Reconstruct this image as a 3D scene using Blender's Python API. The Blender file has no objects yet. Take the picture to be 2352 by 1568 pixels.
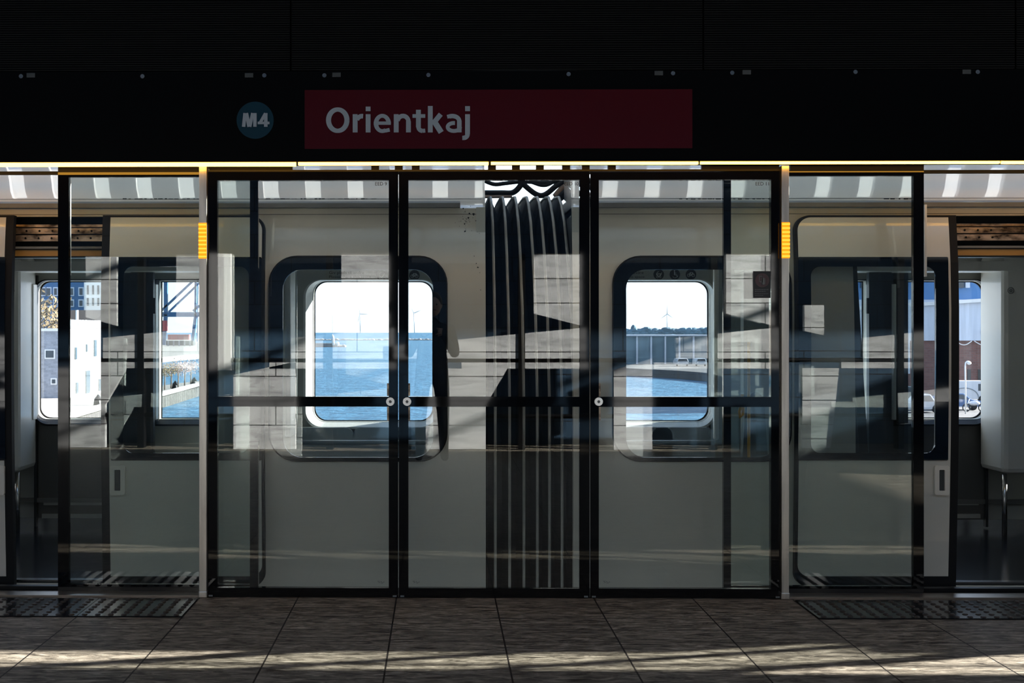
import bpy, bmesh, math, random
from mathutils import Vector, Matrix
from mathutils.geometry import tessellate_polygon
random.seed(7)
S = bpy.context.scene
COL = S.collection
PI = math.pi

# ------------------------------------------------------------------ camera
FPX = 3300.0; PXC = 961.0; PYC = 762.0; PSI = math.radians(0.8)
CAM = Vector((0, -7.43, 1.374))
FW = Vector((-math.sin(PSI), math.cos(PSI), 0)); RT = Vector((math.cos(PSI), math.sin(PSI), 0))
def W(px, py, Y):
    d = FW + RT*((px-PXC)/FPX) + Vector((0, 0, 1))*((PYC-py)/FPX)
    return CAM + d*((Y-CAM.y)/d.y)
def G(px, py, z):
    d = FW + RT*((px-PXC)/FPX) + Vector((0, 0, 1))*((PYC-py)/FPX)
    return CAM + d*((z-CAM.z)/d.z)
cd = bpy.data.cameras.new('camera'); cam = bpy.data.objects.new('camera', cd); COL.objects.link(cam)
cam.location = CAM; cam.rotation_euler = (PI/2, 0, PSI)
cd.sensor_width = 36; cd.lens = FPX/2352*36
cd.shift_x = (1176-PXC)/2352; cd.shift_y = -(784-PYC)/2352
cd.clip_start = 0.05; cd.clip_end = 30000
S.camera = cam
S.view_settings.view_transform = 'Standard'; S.view_settings.look = 'None'
S.view_settings.gamma = 1; S.view_settings.use_curve_mapping = False
S.view_settings.exposure = 0.0
try:
    S.cycles.transparent_max_bounces = 40; S.cycles.max_bounces = 14
    S.cycles.glossy_bounces = 6; S.cycles.diffuse_bounces = 4
except Exception: pass

# ------------------------------------------------------------------ materials
MATS = {}
def nm(name):
    m = bpy.data.materials.new(name); m.use_nodes = True
    n = m.node_tree.nodes; l = m.node_tree.links; n.clear()
    out = n.new('ShaderNodeOutputMaterial')
    MATS[name] = m
    return m, n, l, out
def pbr(name, col, rough=.5, metal=0, coat=0, noise=0, nscale=(8, 8, 8), col2=None, bump=0, spec=.5, coatr=.03, detail=4):
    m, n, l, out = nm(name)
    b = n.new('ShaderNodeBsdfPrincipled'); l.new(b.outputs[0], out.inputs[0])
    b.inputs['Base Color'].default_value = (*col, 1); b.inputs['Roughness'].default_value = rough
    b.inputs['Metallic'].default_value = metal
    b.inputs['Coat Weight'].default_value = coat; b.inputs['Coat Roughness'].default_value = coatr
    b.inputs['Specular IOR Level'].default_value = spec
    if noise or bump or col2:
        tc = n.new('ShaderNodeTexCoord'); mp = n.new('ShaderNodeMapping'); mp.inputs['Scale'].default_value = nscale
        nz = n.new('ShaderNodeTexNoise'); nz.inputs['Scale'].default_value = 1; nz.inputs['Detail'].default_value = detail
        l.new(tc.outputs['Object'], mp.inputs[0]); l.new(mp.outputs[0], nz.inputs[0])
        mx = n.new('ShaderNodeMix'); mx.data_type = 'RGBA'
        c2 = col2 if col2 else tuple(c*(1-noise) for c in col)
        mx.inputs[6].default_value = (*col, 1); mx.inputs[7].default_value = (*c2, 1)
        rp = n.new('ShaderNodeValToRGB'); rp.color_ramp.elements[0].position = .38; rp.color_ramp.elements[1].position = .66
        l.new(nz.outputs[0], rp.inputs[0]); l.new(rp.outputs[0], mx.inputs[0]); l.new(mx.outputs[2], b.inputs['Base Color'])
        if bump:
            bp = n.new('ShaderNodeBump'); bp.inputs['Strength'].default_value = bump; bp.inputs['Distance'].default_value = .01
            l.new(nz.outputs[0], bp.inputs['Height']); l.new(bp.outputs[0], b.inputs['Normal'])
    return m
def emis(name, col, s):
    m, n, l, out = nm(name); e = n.new('ShaderNodeEmission'); e.inputs[0].default_value = (*col, 1); e.inputs[1].default_value = s
    l.new(e.outputs[0], out.inputs[0]); return m
def glass(name, tint, r0=.06):
    # two faces per pane: sharp mirror by angle + straight tinted transmission
    m, n, l, out = nm(name)
    t = n.new('ShaderNodeBsdfTransparent'); t.inputs[0].default_value = (*[math.sqrt(c) for c in tint], 1)
    g = n.new('ShaderNodeBsdfGlossy'); g.inputs['Roughness'].default_value = 0; g.inputs[0].default_value = (1, 1, 1, 1)
    lw = n.new('ShaderNodeLayerWeight'); lw.inputs[0].default_value = .5
    p = n.new('ShaderNodeMath'); p.operation = 'POWER'; p.inputs[1].default_value = 5
    a = n.new('ShaderNodeMath'); a.operation = 'MULTIPLY_ADD'; a.inputs[1].default_value = 1-r0; a.inputs[2].default_value = r0
    mx = n.new('ShaderNodeMixShader')
    l.new(lw.outputs['Facing'], p.inputs[0]); l.new(p.outputs[0], a.inputs[0]); l.new(a.outputs[0], mx.inputs[0])
    l.new(t.outputs[0], mx.inputs[1]); l.new(g.outputs[0], mx.inputs[2]); l.new(mx.outputs[0], out.inputs[0])
    return m

def stone(name, base, dark, light, tile, mortar, rough, offs=(0, 0), plane='XY', vein=3.0, shift=0.0, bump=.15, warp=(1.6, 9, 1), msz=.006, lo_=.3, hi_=.72, spec=.5, var=.75):
    """tiled natural stone; plane tells which two axes carry the tile grid"""
    m, n, l, out = nm(name)
    b = n.new('ShaderNodeBsdfPrincipled'); l.new(b.outputs[0], out.inputs[0]); b.inputs['Roughness'].default_value = rough; b.inputs['Specular IOR Level'].default_value = spec
    tc = n.new('ShaderNodeTexCoord'); sp = n.new('ShaderNodeSeparateXYZ'); cb = n.new('ShaderNodeCombineXYZ')
    l.new(tc.outputs['Object'], sp.inputs[0])
    l.new(sp.outputs['X'], cb.inputs['X']); l.new(sp.outputs['Y' if plane == 'XY' else 'Z'], cb.inputs['Y'])
    mp = n.new('ShaderNodeMapping'); mp.inputs['Location'].default_value = (offs[0], offs[1], 0); l.new(cb.outputs[0], mp.inputs[0])
    bk = n.new('ShaderNodeTexBrick'); bk.offset = shift; bk.squash = 1
    bk.inputs['Scale'].default_value = 1; bk.inputs['Brick Width'].default_value = tile[0]; bk.inputs['Row Height'].default_value = tile[1]
    bk.inputs['Mortar Size'].default_value = msz; bk.inputs['Mortar Smooth'].default_value = .1; bk.inputs['Bias'].default_value = 0
    bk.inputs['Color1'].default_value = (var, var, var, 1); bk.inputs['Color2'].default_value = (1, 1, 1, 1); bk.inputs['Mortar'].default_value = (0, 0, 0, 1)
    l.new(mp.outputs[0], bk.inputs[0])
    m2 = n.new('ShaderNodeMapping'); m2.inputs['Scale'].default_value = warp
    m2.inputs['Rotation'].default_value = (0, 0, .12 if plane == 'XY' else .8)
    l.new(cb.outputs[0], m2.inputs[0])
    nz = n.new('ShaderNodeTexNoise'); nz.inputs['Scale'].default_value = vein; nz.inputs['Detail'].default_value = 9; nz.inputs['Roughness'].default_value = .68; nz.inputs['Distortion'].default_value = .9
    l.new(m2.outputs[0], nz.inputs[0])
    rp = n.new('ShaderNodeValToRGB'); e = rp.color_ramp.elements
    e[0].position = lo_; e[0].color = (*dark, 1); e[1].position = hi_; e[1].color = (*light, 1)
    k = rp.color_ramp.elements.new(.5); k.color = (*base, 1)
    l.new(nz.outputs[0], rp.inputs[0])
    mu = n.new('ShaderNodeMix'); mu.data_type = 'RGBA'; mu.blend_type = 'MULTIPLY'; mu.inputs[0].default_value = 1
    l.new(rp.outputs[0], mu.inputs[6]); l.new(bk.outputs['Color'], mu.inputs[7])
    mo = n.new('ShaderNodeMix'); mo.data_type = 'RGBA'; mo.inputs[7].default_value = (*mortar, 1)
    l.new(bk.outputs['Fac'], mo.inputs[0]); l.new(mu.outputs[2], mo.inputs[6]); l.new(mo.outputs[2], b.inputs['Base Color'])
    bp = n.new('ShaderNodeBump'); bp.inputs['Strength'].default_value = bump; bp.inputs['Distance'].default_value = .004
    n2 = n.new('ShaderNodeTexNoise'); n2.inputs['Scale'].default_value = 60; n2.inputs['Detail'].default_value = 6; l.new(m2.outputs[0], n2.inputs[0])
    ad = n.new('ShaderNodeMath'); ad.operation = 'ADD'; l.new(nz.outputs[0], ad.inputs[0]); l.new(n2.outputs[0], ad.inputs[1])
    l.new(ad.outputs[0], bp.inputs['Height']); l.new(bp.outputs[0], b.inputs['Normal'])
    return m

granite = stone('granite_floor', (.15, .132, .105), (.032, .027, .021), (.35, .315, .255), (.509, .262), (.012, .01, .009), .5, offs=(1.235, .53+.262*20), vein=4.6, bump=.6, warp=(2.0, 6.5, 1), msz=.004, lo_=.36, hi_=.66, spec=.1, var=.8)
marble = stone('pale_marble', (.62, .63, .64), (.34, .35, .36), (.68, .69, .70), (1.9, .285), (.05, .05, .05), .4, plane='XZ', vein=1.3, shift=.5, bump=.03, warp=(1, 7, 1), lo_=.33, hi_=.52, var=.95)
shaded_marble = stone('shaded_marble', (.22, .235, .24), (.12, .13, .135), (.26, .27, .28), (1.9, .285), (.03, .03, .03), .4, plane='XZ', vein=1.3, shift=.5, bump=.03, warp=(1, 7, 1), var=.95)  # copy of the marble with shade put into its colour
skytint_stone = stone('skytint_cladding', (.035, .08, .14), (.028, .065, .12), (.045, .095, .16), (.9, .285), (.008, .008, .01), .5, plane='XZ', vein=1.0, shift=.5, bump=.03)  # dark stone with blue sky light tinted into its colour
brick = stone('red_brick', (.20, .10, .085), (.13, .07, .06), (.26, .15, .12), (.6, .25), (.16, .12, .11), .85, plane='XZ', shift=.5, msz=.02)
greybrick = stone('grey_brick', (.30, .32, .36), (.2, .22, .26), (.4, .42, .46), (.5, .22), (.26, .28, .32), .85, plane='XZ', shift=.5, msz=.015)
black_gloss = pbr('black_glass_frame', (.002, .002, .0025), .035, spec=.42)
shaded_marble = None
black_metal = pbr('black_metal', (.004, .004, .0045), .4, spec=.2)
black_fascia = pbr('black_fascia', (.001, .001, .0012), .3, spec=.08)
rib_metal = pbr('ribbed_dark_metal', (.002, .002, .002), .6, spec=.08)
lit_rib = pbr('lit_rib_metal', (.034, .032, .029), .5, spec=.15)  # lighter ridge copy of the rib metal; lit edges put into the colour
clip_m = pbr('clip_grey', (.07, .07, .065), .5)
black_rubber = pbr('black_rubber', (.003, .003, .0035), .6, spec=.25)
bellow_m = pbr('bellows_fabric', (.0035, .003, .0028), .8, spec=.15, noise=.5, nscale=(4, 4, 12))
bellow_rib = pbr('bellows_rib_trim', (.30, .285, .255), .5, noise=.3, nscale=(20, 20, 6))
steel = pbr('brushed_steel', (.70, .65, .58), .32, metal=1, noise=.25, nscale=(30, 30, 3), bump=.05)
steel_tube = pbr('polished_tube', (.65, .65, .65), .18, metal=1)
steel_sill = pbr('steel_sill', (.55, .48, .42), .3, metal=1, noise=.2, nscale=(2, 40, 40))
body = pbr('train_body_paint', (.51, .48, .41), .28, coat=.5, noise=.06, nscale=(.8, 3, 3))
body_roof = pbr('train_roof_paint', (.84, .83, .81), .3, coat=1, coatr=.02, noise=.05, nscale=(1, 3, 3))
ledge_m = pbr('gutter_paint', (.17, .17, .16), .4)
inner = pbr('interior_panel', (.43, .44, .40), .38, coat=.1)
handle_m = pbr('handle_frame', (.62, .58, .50), .3, coat=.3)
inner_white = pbr('interior_white', (.72, .73, .69), .35, coat=.2)
inner_dark = pbr('interior_dark', (.03, .035, .038), .4)
inner_floor = pbr('train_floor', (.028, .034, .045), .16, noise=.3, nscale=(12, 12, 1))
frit = pbr('window_frit', (.004, .007, .012), .03, spec=.6)
coppery = pbr('worn_bracket_metal', (.62, .48, .36), .38, metal=.8, col2=(.05, .035, .025), nscale=(14, 30, 30), bump=.3)
orange_trim = pbr('ochre_trim', (.42, .22, .05), .45)
yellow_m = pbr('yellow_pole_paint', (1.0, .50, .02), .3, coat=.4)
seat_m = pbr('seat_shell', (.5, .56, .6), .3, coat=.3)
pad_m = pbr('seat_pad', (.15, .18, .19), .7)
tact = pbr('tactile_plate', (.010, .010, .011), .12, spec=.4)
stud = pbr('tactile_stud', (.006, .006, .006), .5)
red_s = pbr('sign_red', (.088, .007, .011), .13)
white_s = pbr('sign_white', (.45, .48, .495), .3)
blue_s = pbr('badge_blue', (.005, .042, .065), .25, spec=.3)
sticker_m = pbr('sticker_black', (.012, .012, .013), .3)
sticker_c = pbr('sticker_maroon', (.10, .055, .055), .4)
ink = pbr('dark_ink', (.02, .02, .02), .5)
dirt = pbr('grime', (.02, .018, .015), .9)
disc_m = pbr('lock_disc', (.85, .84, .82), .25, metal=.9)
ceil_m = pbr('dark_ceiling', (.018, .018, .018), .6)
bounce_m = pbr('bounce_wall', (.72, .72, .70), .6)  # pale so the unseen wall bounces sun onto the train roof
slat_m = pbr('canopy_slat', (.5, .5, .5), .5)
led = emis('led_strip', (1.0, .47, .058), 13.0)
amber = emis('amber_lamp', (1.0, .33, .012), 1.35)
amber2 = emis('amber_lamp_bright', (1.0, .52, .05), 1.6)
g_eed = glass('screen_glass', (.89, .925, .90), .062)
g_leaf = glass('sliding_glass', (.80, .87, .84), .055)
g_train = glass('train_glass', (.68, .715, .74), .055)
g_far = glass('train_far_glass', (.87, .875, .885), .03)
concrete = pbr('quay_concrete', (.21, .195, .18), .9, noise=.2, nscale=(.3, .3, .3))
asphalt = pbr('asphalt', (.055, .058, .062), .9, noise=.2, nscale=(.3, .3, .3))
white_wall = pbr('white_render', (.70, .70, .68), .8)
white_metal = pbr('white_cladding', (.55, .60, .68), .6, noise=.15, nscale=(3, .2, .2))
blue_wall = pbr('blue_cladding', (.05, .13, .26), .6)
crane_m = pbr('crane_blue', (.03, .11, .24), .5)
win_dark = pbr('far_window_glass', (.03, .045, .06), .3)
pile_m = pbr('sheet_piling', (.13, .12, .11), .8, noise=.6, nscale=(2.2, 2.2, .2))
leaf_y = pbr('autumn_foliage', (.17, .13, .07), .9, noise=.4, nscale=(3, 3, 3))
leaf_p = pbr('bare_twigs', (.34, .24, .23), .9, noise=.4, nscale=(3, 3, 3))
hazy_leaf = pbr('hazy_trees', (.17, .27, .34), .9, noise=.4, nscale=(.3, .3, .3))  # distance haze mixed into the foliage colour
bark = pbr('bark', (.16, .13, .11), .9)
cont_r = pbr('container_red', (.35, .05, .06), .6)
tur_m = pbr('turbine_white', (.42, .50, .58), .6)
cloth_d = pbr('dark_coat', (.012, .012, .014), .8)
cloth_j = pbr('dark_jeans', (.02, .022, .03), .8)
skin_m = pbr('skin', (.45, .28, .2), .5)
hair_m = pbr('dark_hair', (.02, .015, .01), .6)
car_blue = pbr('car_blue', (.03, .09, .22), .2, coat=1)
car_white = pbr('car_white', (.5, .52, .55), .3, coat=.5)
tyre = pbr('tyre', (.01, .01, .01), .8)
rock = pbr('rock', (.45, .42, .40), .9, noise=.4, nscale=(.2, .2, .2))

MATS['train_roof_paint'].node_tree.nodes['Principled BSDF'].inputs['Coat IOR'].default_value = 2.0
# sea
m, n, l, out = nm('sea_water')
b = n.new('ShaderNodeBsdfPrincipled'); l.new(b.outputs[0], out.inputs[0])
b.inputs['Base Color'].default_value = (.038, .135, .23, 1); b.inputs['Roughness'].default_value = .42; b.inputs['Specular IOR Level'].default_value = .35
tc = n.new('ShaderNodeTexCoord'); mp = n.new('ShaderNodeMapping'); mp.inputs['Scale'].default_value = (.28, .42, 1)
nz = n.new('ShaderNodeTexNoise'); nz.inputs['Scale'].default_value = 1; nz.inputs['Detail'].default_value = 6; nz.inputs['Roughness'].default_value = .62
l.new(tc.outputs['Object'], mp.inputs[0]); l.new(mp.outputs[0], nz.inputs[0])
bp = n.new('ShaderNodeBump'); bp.inputs['Strength'].default_value = 1; bp.inputs['Distance'].default_value = 2.2
l.new(nz.outputs[0], bp.inputs['Height']); l.new(bp.outputs[0], b.inputs['Normal'])
sea_m = m

# ------------------------------------------------------------------ mesh helpers
def fin(name, bm, mat, parent=None, smooth=False, bevel=0):
    bmesh.ops.recalc_face_normals(bm, faces=bm.faces[:])
    me = bpy.data.meshes.new(name); bm.to_mesh(me); bm.free()
    ms = mat if isinstance(mat, (list, tuple)) else [mat]
    for q in ms: me.materials.append(q)
    if smooth:
        for p in me.polygons: p.use_smooth = True
    o = bpy.data.objects.new(name, me); COL.objects.link(o)
    if bevel:
        md = o.modifiers.new('bevel', 'BEVEL'); md.width = bevel; md.segments = 2; md.limit_method = 'ANGLE'
    if parent:
        o.parent = parent
        if parent.parent is None: o.matrix_parent_inverse = Matrix.Translation(-parent.location)
        else: o.matrix_parent_inverse = Matrix.Identity(4)
    return o
def empty(name, loc, label=None, cat=None, group=None):
    o = bpy.data.objects.new(name, None); COL.objects.link(o); o.location = loc; o.empty_display_size = .1
    if label: T(o, label, cat, group)
    return o
def T(o, label, cat, group=None, kind=None):
    o['label'] = label; o['category'] = cat
    if group: o['group'] = group
    if kind: o['kind'] = kind
    return o
def L(o, label): o['label'] = label; return o
def struct(o): o['kind'] = 'structure'; return o
def bx(bm, x0, x1, y0, y1, z0, z1):
    v = [bm.verts.new((x, y, z)) for x in (x0, x1) for y in (y0, y1) for z in (z0, z1)]
    for f in ((0, 1, 3, 2), (4, 6, 7, 5), (0, 4, 5, 1), (2, 3, 7, 6), (0, 2, 6, 4), (1, 5, 7, 3)):
        bm.faces.new([v[i] for i in f])
def box(name, x0, x1, y0, y1, z0, z1, mat, parent=None, bevel=0):
    bm = bmesh.new(); bx(bm, min(x0, x1), max(x0, x1), min(y0, y1), max(y0, y1), min(z0, z1), max(z0, z1))
    return fin(name, bm, mat, parent, bevel=bevel)
def pxb(name, p0, q0, p1, q1, Y, th, mat, parent=None, bevel=0):
    """box whose front face fills pixels p0..p1 x q0..q1 at depth Y"""
    a = W(p0, q0, Y); c = W(p1, q1, Y)
    return box(name, a.x, c.x, Y, Y+th, c.z, a.z, mat, parent, bevel)
def tube(bm, pts, r, seg=10, caps=True):
    pts = [Vector(p) for p in pts]; rings = []
    for i, p in enumerate(pts):
        d = (pts[min(i+1, len(pts)-1)]-pts[max(i-1, 0)]).normalized()
        a = d.orthogonal().normalized() if i == 0 else (u - d*u.dot(d)).normalized()
        u = a; c = d.cross(a)
        rr_ = r[i] if isinstance(r, (list, tuple)) else r
        rings.append([bm.verts.new(p+(a*math.cos(t)+c*math.sin(t))*rr_) for t in [2*PI*k/seg for k in range(seg)]])
    for i in range(len(rings)-1):
        for k in range(seg): bm.faces.new((rings[i][k], rings[i][(k+1) % seg], rings[i+1][(k+1) % seg], rings[i+1][k]))
    if caps: bm.faces.new(rings[0][::-1]); bm.faces.new(rings[-1])
def tubeo(name, pts, r, mat, parent=None, seg=10):
    bm = bmesh.new(); tube(bm, pts, r, seg); return fin(name, bm, mat, parent, smooth=True)
def rr(x0, z0, x1, z1, r, seg=8):
    rs = r if isinstance(r, (list, tuple)) else (r,)*4   # bl, br, tr, tl
    out = []
    for (cx, cz, a0, q) in ((x0, z0, PI, rs[0]), (x1, z0, 1.5*PI, rs[1]), (x1, z1, 0, rs[2]), (x0, z1, .5*PI, rs[3])):
        if q <= 0: out.append((cx, cz)); continue
        ox = cx+q if cx == x0 else cx-q; oz = cz+q if cz == z0 else cz-q
        for k in range(seg+1):
            t = a0+(PI/2)*k/seg; out.append((ox+q*math.cos(t), oz+q*math.sin(t)))
    return out
def sheetbm(bm, outer, holes, yf, th, cuts=()):
    t = bmesh.new()
    polys = [outer]+list(holes)
    vs = [t.verts.new((x, 0, z)) for pl in polys for (x, z) in pl]
    for f in tessellate_polygon([[Vector((x, z, 0)) for (x, z) in pl] for pl in polys]):
        try: t.faces.new([vs[i] for i in f])
        except ValueError: pass
    for zc in cuts:
        bmesh.ops.bisect_plane(t, geom=t.verts[:]+t.edges[:]+t.faces[:], plane_co=(0, 0, zc), plane_no=(0, 0, 1))
    for v in t.verts: v.co.y = yf(v.co.z) if callable(yf) else yf
    ex = bmesh.ops.extrude_face_region(t, geom=t.faces[:])
    for v in ex['geom']:
        if isinstance(v, bmesh.types.BMVert): v.co.y += th
    me = bpy.data.meshes.new('tmp'); t.to_mesh(me); t.free(); bm.from_mesh(me); bpy.data.meshes.remove(me)
def sheet(name, outer, holes, yf, th, mat, parent=None, cuts=(), bevel=0):
    bm = bmesh.new(); sheetbm(bm, outer, holes, yf, th, cuts); return fin(name, bm, mat, parent, bevel=bevel)
def px_rr(p0, q0, p1, q1, Y, r):
    a = W(p0, q1, Y); c = W(p1, q0, Y)
    s = (c.x-a.x)/(p1-p0)
    rs = tuple(k*s for k in r) if isinstance(r, (list, tuple)) else r*s
    return rr(a.x, a.z, c.x, c.z, rs)
def disc(name, c, r, th, mat, parent=None, seg=32, axis='y'):
    bm = bmesh.new()
    d = Vector((0, th, 0)) if axis == 'y' else Vector((0, 0, th))
    def pt(t): return Vector((math.cos(t)*r, 0, math.sin(t)*r)) if axis == 'y' else Vector((math.cos(t)*r, math.sin(t)*r, 0))
    a = [bm.verts.new(Vector(c)+pt(2*PI*k/seg)) for k in range(seg)]
    b_ = [bm.verts.new(Vector(c)+d+pt(2*PI*k/seg)) for k in range(seg)]
    bm.faces.new(a); bm.faces.new(b_[::-1])
    for k in range(seg): bm.faces.new((a[k], a[(k+1) % seg], b_[(k+1) % seg], b_[k]))
    return fin(name, bm, mat, parent)
def text(name, s, x, z, Y, height, mat, parent=None, width=None, bold=0, th=.002, align='LEFT', shear=0):
    """text whose capital height is `height`, standing in the XZ plane facing -Y"""
    c = bpy.data.curves.new('t', 'FONT'); c.body = s; c.size = 1; c.extrude = 0; c.offset = bold; c.shear = shear; c.resolution_u = 4
    c.fill_mode = 'BOTH'
    o = bpy.data.objects.new('t', c); COL.objects.link(o)
    dg = bpy.context.evaluated_depsgraph_get()
    me = bpy.data.meshes.new_from_object(o.evaluated_get(dg)); bpy.data.objects.remove(o)
    xs = [v.co.x for v in me.vertices]; ys = [v.co.y for v in me.vertices]
    x0, x1 = min(xs), max(xs); sc = height/.73
    sx = sc if width is None else width/(x1-x0)
    ax = x if align == 'LEFT' else x-(x1-x0)*sx/2
    bm = bmesh.new(); bm.from_mesh(me)
    ex = bmesh.ops.extrude_face_region(bm, geom=bm.faces[:])
    for v in ex['geom']:
        if isinstance(v, bmesh.types.BMVert): v.co.z += 1
    for v in bm.verts:
        v.co = Vector((ax+(v.co.x-x0)*sx, Y+v.co.z*th, z+v.co.y*sc))
    bpy.data.meshes.remove(me)
    return fin(name, bm, mat, parent)
def shiftcopy(root, dx, label=None):
    def cp(o, par):
        c = o.copy(); COL.objects.link(c)
        if par: c.parent = par; c.matrix_parent_inverse = o.matrix_parent_inverse.copy()
        for k in [q for q in list(COL.objects) if q.parent == o and q != c]:
            cp(k, c)
        return c
    r = cp(root, None); r.location.x += dx
    if label: r['label'] = label
    return r

# ------------------------------------------------------------------ light
SUN = Vector((1.0, .287, .382)).normalized()     # direction towards the sun
sd = bpy.data.lights.new('sun', 'SUN'); sd.energy = 50; sd.angle = math.radians(.53); sd.color = (1, .96, .89)
so = bpy.data.objects.new('sun', sd); COL.objects.link(so); so.rotation_euler = SUN.to_track_quat('Z', 'Y').to_euler(); so.location = (20, 6, 12)
w = bpy.data.worlds.new('sky'); S.world = w; w.use_nodes = True
n = w.node_tree.nodes; l = w.node_tree.links; n.clear()
out = n.new('ShaderNodeOutputWorld'); bg = n.new('ShaderNodeBackground'); tc = n.new('ShaderNodeTexCoord'); sp = n.new('ShaderNodeSeparateXYZ')
rp = n.new('ShaderNodeValToRGB'); e = rp.color_ramp.elements
e[0].position = 0; e[0].color = (.86, .94, 1, 1); e[1].position = .8; e[1].color = (.27, .40, .62, 1)
k = e.new(.12); k.color = (.78, .89, 1, 1); k = e.new(.35); k.color = (.34, .46, .64, 1)
l.new(tc.outputs['Generated'], sp.inputs[0]); l.new(sp.outputs['Z'], rp.inputs[0]); l.new(rp.outputs[0], bg.inputs[0]); bg.inputs[1].default_value = 3.1
l.new(bg.outputs[0], out.inputs[0])

# ------------------------------------------------------------------ station shell
XL, XR = -12.0, 17.0
struct(box('floor', XL, XR, -10.2, .12, -.3, 0, granite))
# back side: dark clad wall with pale marble parts in front of it
struct(box('wall_back', XL, XR, -10.3, -10.1, 0, 5.0, skytint_stone))
struct(box('wall_left', XL-.2, XL, -10.3, .1, 0, 5.2, skytint_stone))
struct(box('wall_right', XR, XR+.2, -10.3, -2.6, 0, 5.2, skytint_stone))
bm = bmesh.new(); bx(bm, XL, XR, -5.15, -.12, 5.0, 5.3); bx(bm, XL, XR, -10.3, -7.35, 5.0, 5.3)
xb = -9.2
while xb < XR: bx(bm, xb, xb+.08, -7.35, -5.15, 5.22, 5.3); xb += 4.5
struct(fin('ceiling', bm, ceil_m))
# canopy slats above the track
bm = bmesh.new(); x = XL
while x < XR: bx(bm, x, x+.17, -.05, .6, 3.2, 3.25); x += .268
bx(bm, XL, XR, -.075, -.05, 3.18, 3.27); bx(bm, XL, XR, .6, .62, 3.18, 3.27)
struct(fin('trim_1', bm, slat_m))
struct(box('unseen_wall_front', XL, XR, -.12, -.075, 3.47, 5.3, bounce_m))  # unseen wall added to close the sun gap above the header

MY = 9.4
def mpoly(pts, dx): return [((lambda w_: (w_.x, w_.z))(W(p+dx, q, MY))) for (p, q) in pts]
k = 0
UP = {-880: [(1280, 583), (1280, 735), (1335, 748), (1335, 583)], 880: [(975, 700), (975, 760), (1020, 770), (1020, 700)], 1320: [(1225, 583), (1225, 600), (1335, 610), (1335, 583)]}
LO = {880: [(970, 846), (970, 1035), (1035, 1035), (1055, 846)], -440: [(978, 860), (978, 1035), (1120, 1035), (1120, 830)], 440: [(968, 850), (968, 1052), (1056, 1052), (1056, 822)]}
MI = {0: [(880, 796), (880, 823), (1345, 823), (1345, 752)]}
BAYS = [-1320, -880, -440, 0, 440, 880]
for dx in BAYS:
    pr = empty('marble_pier', (W(1285+dx, 1000, MY).x, -9.4, 0))
    bm = bmesh.new()
    sheetbm(bm, mpoly(UP.get(dx, [(1225, 583), (1225, 720), (1335, 748), (1335, 583)]), dx), [], -9.4, .09)
    if dx == -880:
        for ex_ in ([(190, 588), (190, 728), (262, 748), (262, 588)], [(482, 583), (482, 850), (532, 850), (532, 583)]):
            sheet('narrow_slab', mpoly(ex_, 0), [], -9.4, .09, marble if ex_[0][0] < 300 else shaded_marble, pr)
    fin('upper_slab', bm, marble, pr)
    bm = bmesh.new()
    sheetbm(bm, mpoly(MI.get(dx, [(1110, 776), (1110, 823), (1345, 823), (1345, 752)]), dx), [], -9.4, .09)
    sheetbm(bm, mpoly([(1060, 832), (1060, 846), (1350, 846), (1350, 832)], dx), [], -9.4, .09)
    fin('middle_slab', bm, marble, pr)
    bm = bmesh.new()
    sheetbm(bm, mpoly(LO.get(dx, [(978, 846), (978, 1030), (1115, 1030), (1115, 930), (1165, 846)]), dx), [], -9.4, .09)
    fin('lower_slab', bm, marble, pr)
    bm = bmesh.new()
    a = W(1190+dx, 850, MY); c = W(1205+dx, 1030, MY)
    bx(bm, a.x, c.x, -9.45, -9.3, 0, 2.28); fin('dark_post', bm, black_metal, pr)
    T(pr, {-1320: 'pale marble slabs mirrored at the left edge of the photo', -880: 'pale marble slabs mirrored in the left sliding door glass',
        -440: 'pale marble slabs mirrored over the sea view in the left glass door', 0: 'pale marble slabs mirrored across the gangway bellows behind the mirrored photographer',
        440: 'pale marble slabs mirrored beside the black notice on the right glass door', 880: 'small pale marble slabs mirrored in the right sliding door glass'}[dx], 'wall cladding', 'marble piers mirrored in the glass')
    k += 1
for i, q in enumerate((827, 955)):
    z = W(1007, q, MY).z
    T(tubeo('handrail', [(XL+1, -9.345, z), (XR-1, -9.345, z)], .027, black_metal), ['upper black handrail along the marble wall, mirrored in the glass', 'lower black handrail along the marble wall, mirrored in the glass'][i], 'handrail')

# ------------------------------------------------------------------ header
HY = -.12
zb = W(1007, 371, HY).z
fas = empty('fascia_beam', (0, HY, zb), 'long black header beam above the platform doors carrying the station sign', 'beam')
zt = W(1007, 163, HY).z
box('beam_face', XL, XR, HY, .06, zb, zt, black_fascia, fas)
struct(box('leak_backing', XL, XR, HY+.046, HY+.052, zt+.004, 3.47, black_fascia))  # unseen backing added to stop light leaking through the panel seams
for i, (p, q) in enumerate(((48, 175), (327, 175), (607, 173), (745, 173), (984, 172), (1306, 170), (1546, 168), (1682, 167), (1965, 165), (2246, 165))):
    a = W(p, q, HY-.006); disc('bolt', (a.x, a.y, a.z), .011, .006, steel_tube, fas, 12)
for (p, q) in ((71, 173), (572, 173), (773, 172), (1513, 168), (1715, 166), (2220, 165)):
    a = W(p, q, HY); box('clip', a.x-.021, a.x+.021, HY-.004, HY, a.z-.011, a.z+.011, clip_m, fas)
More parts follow.
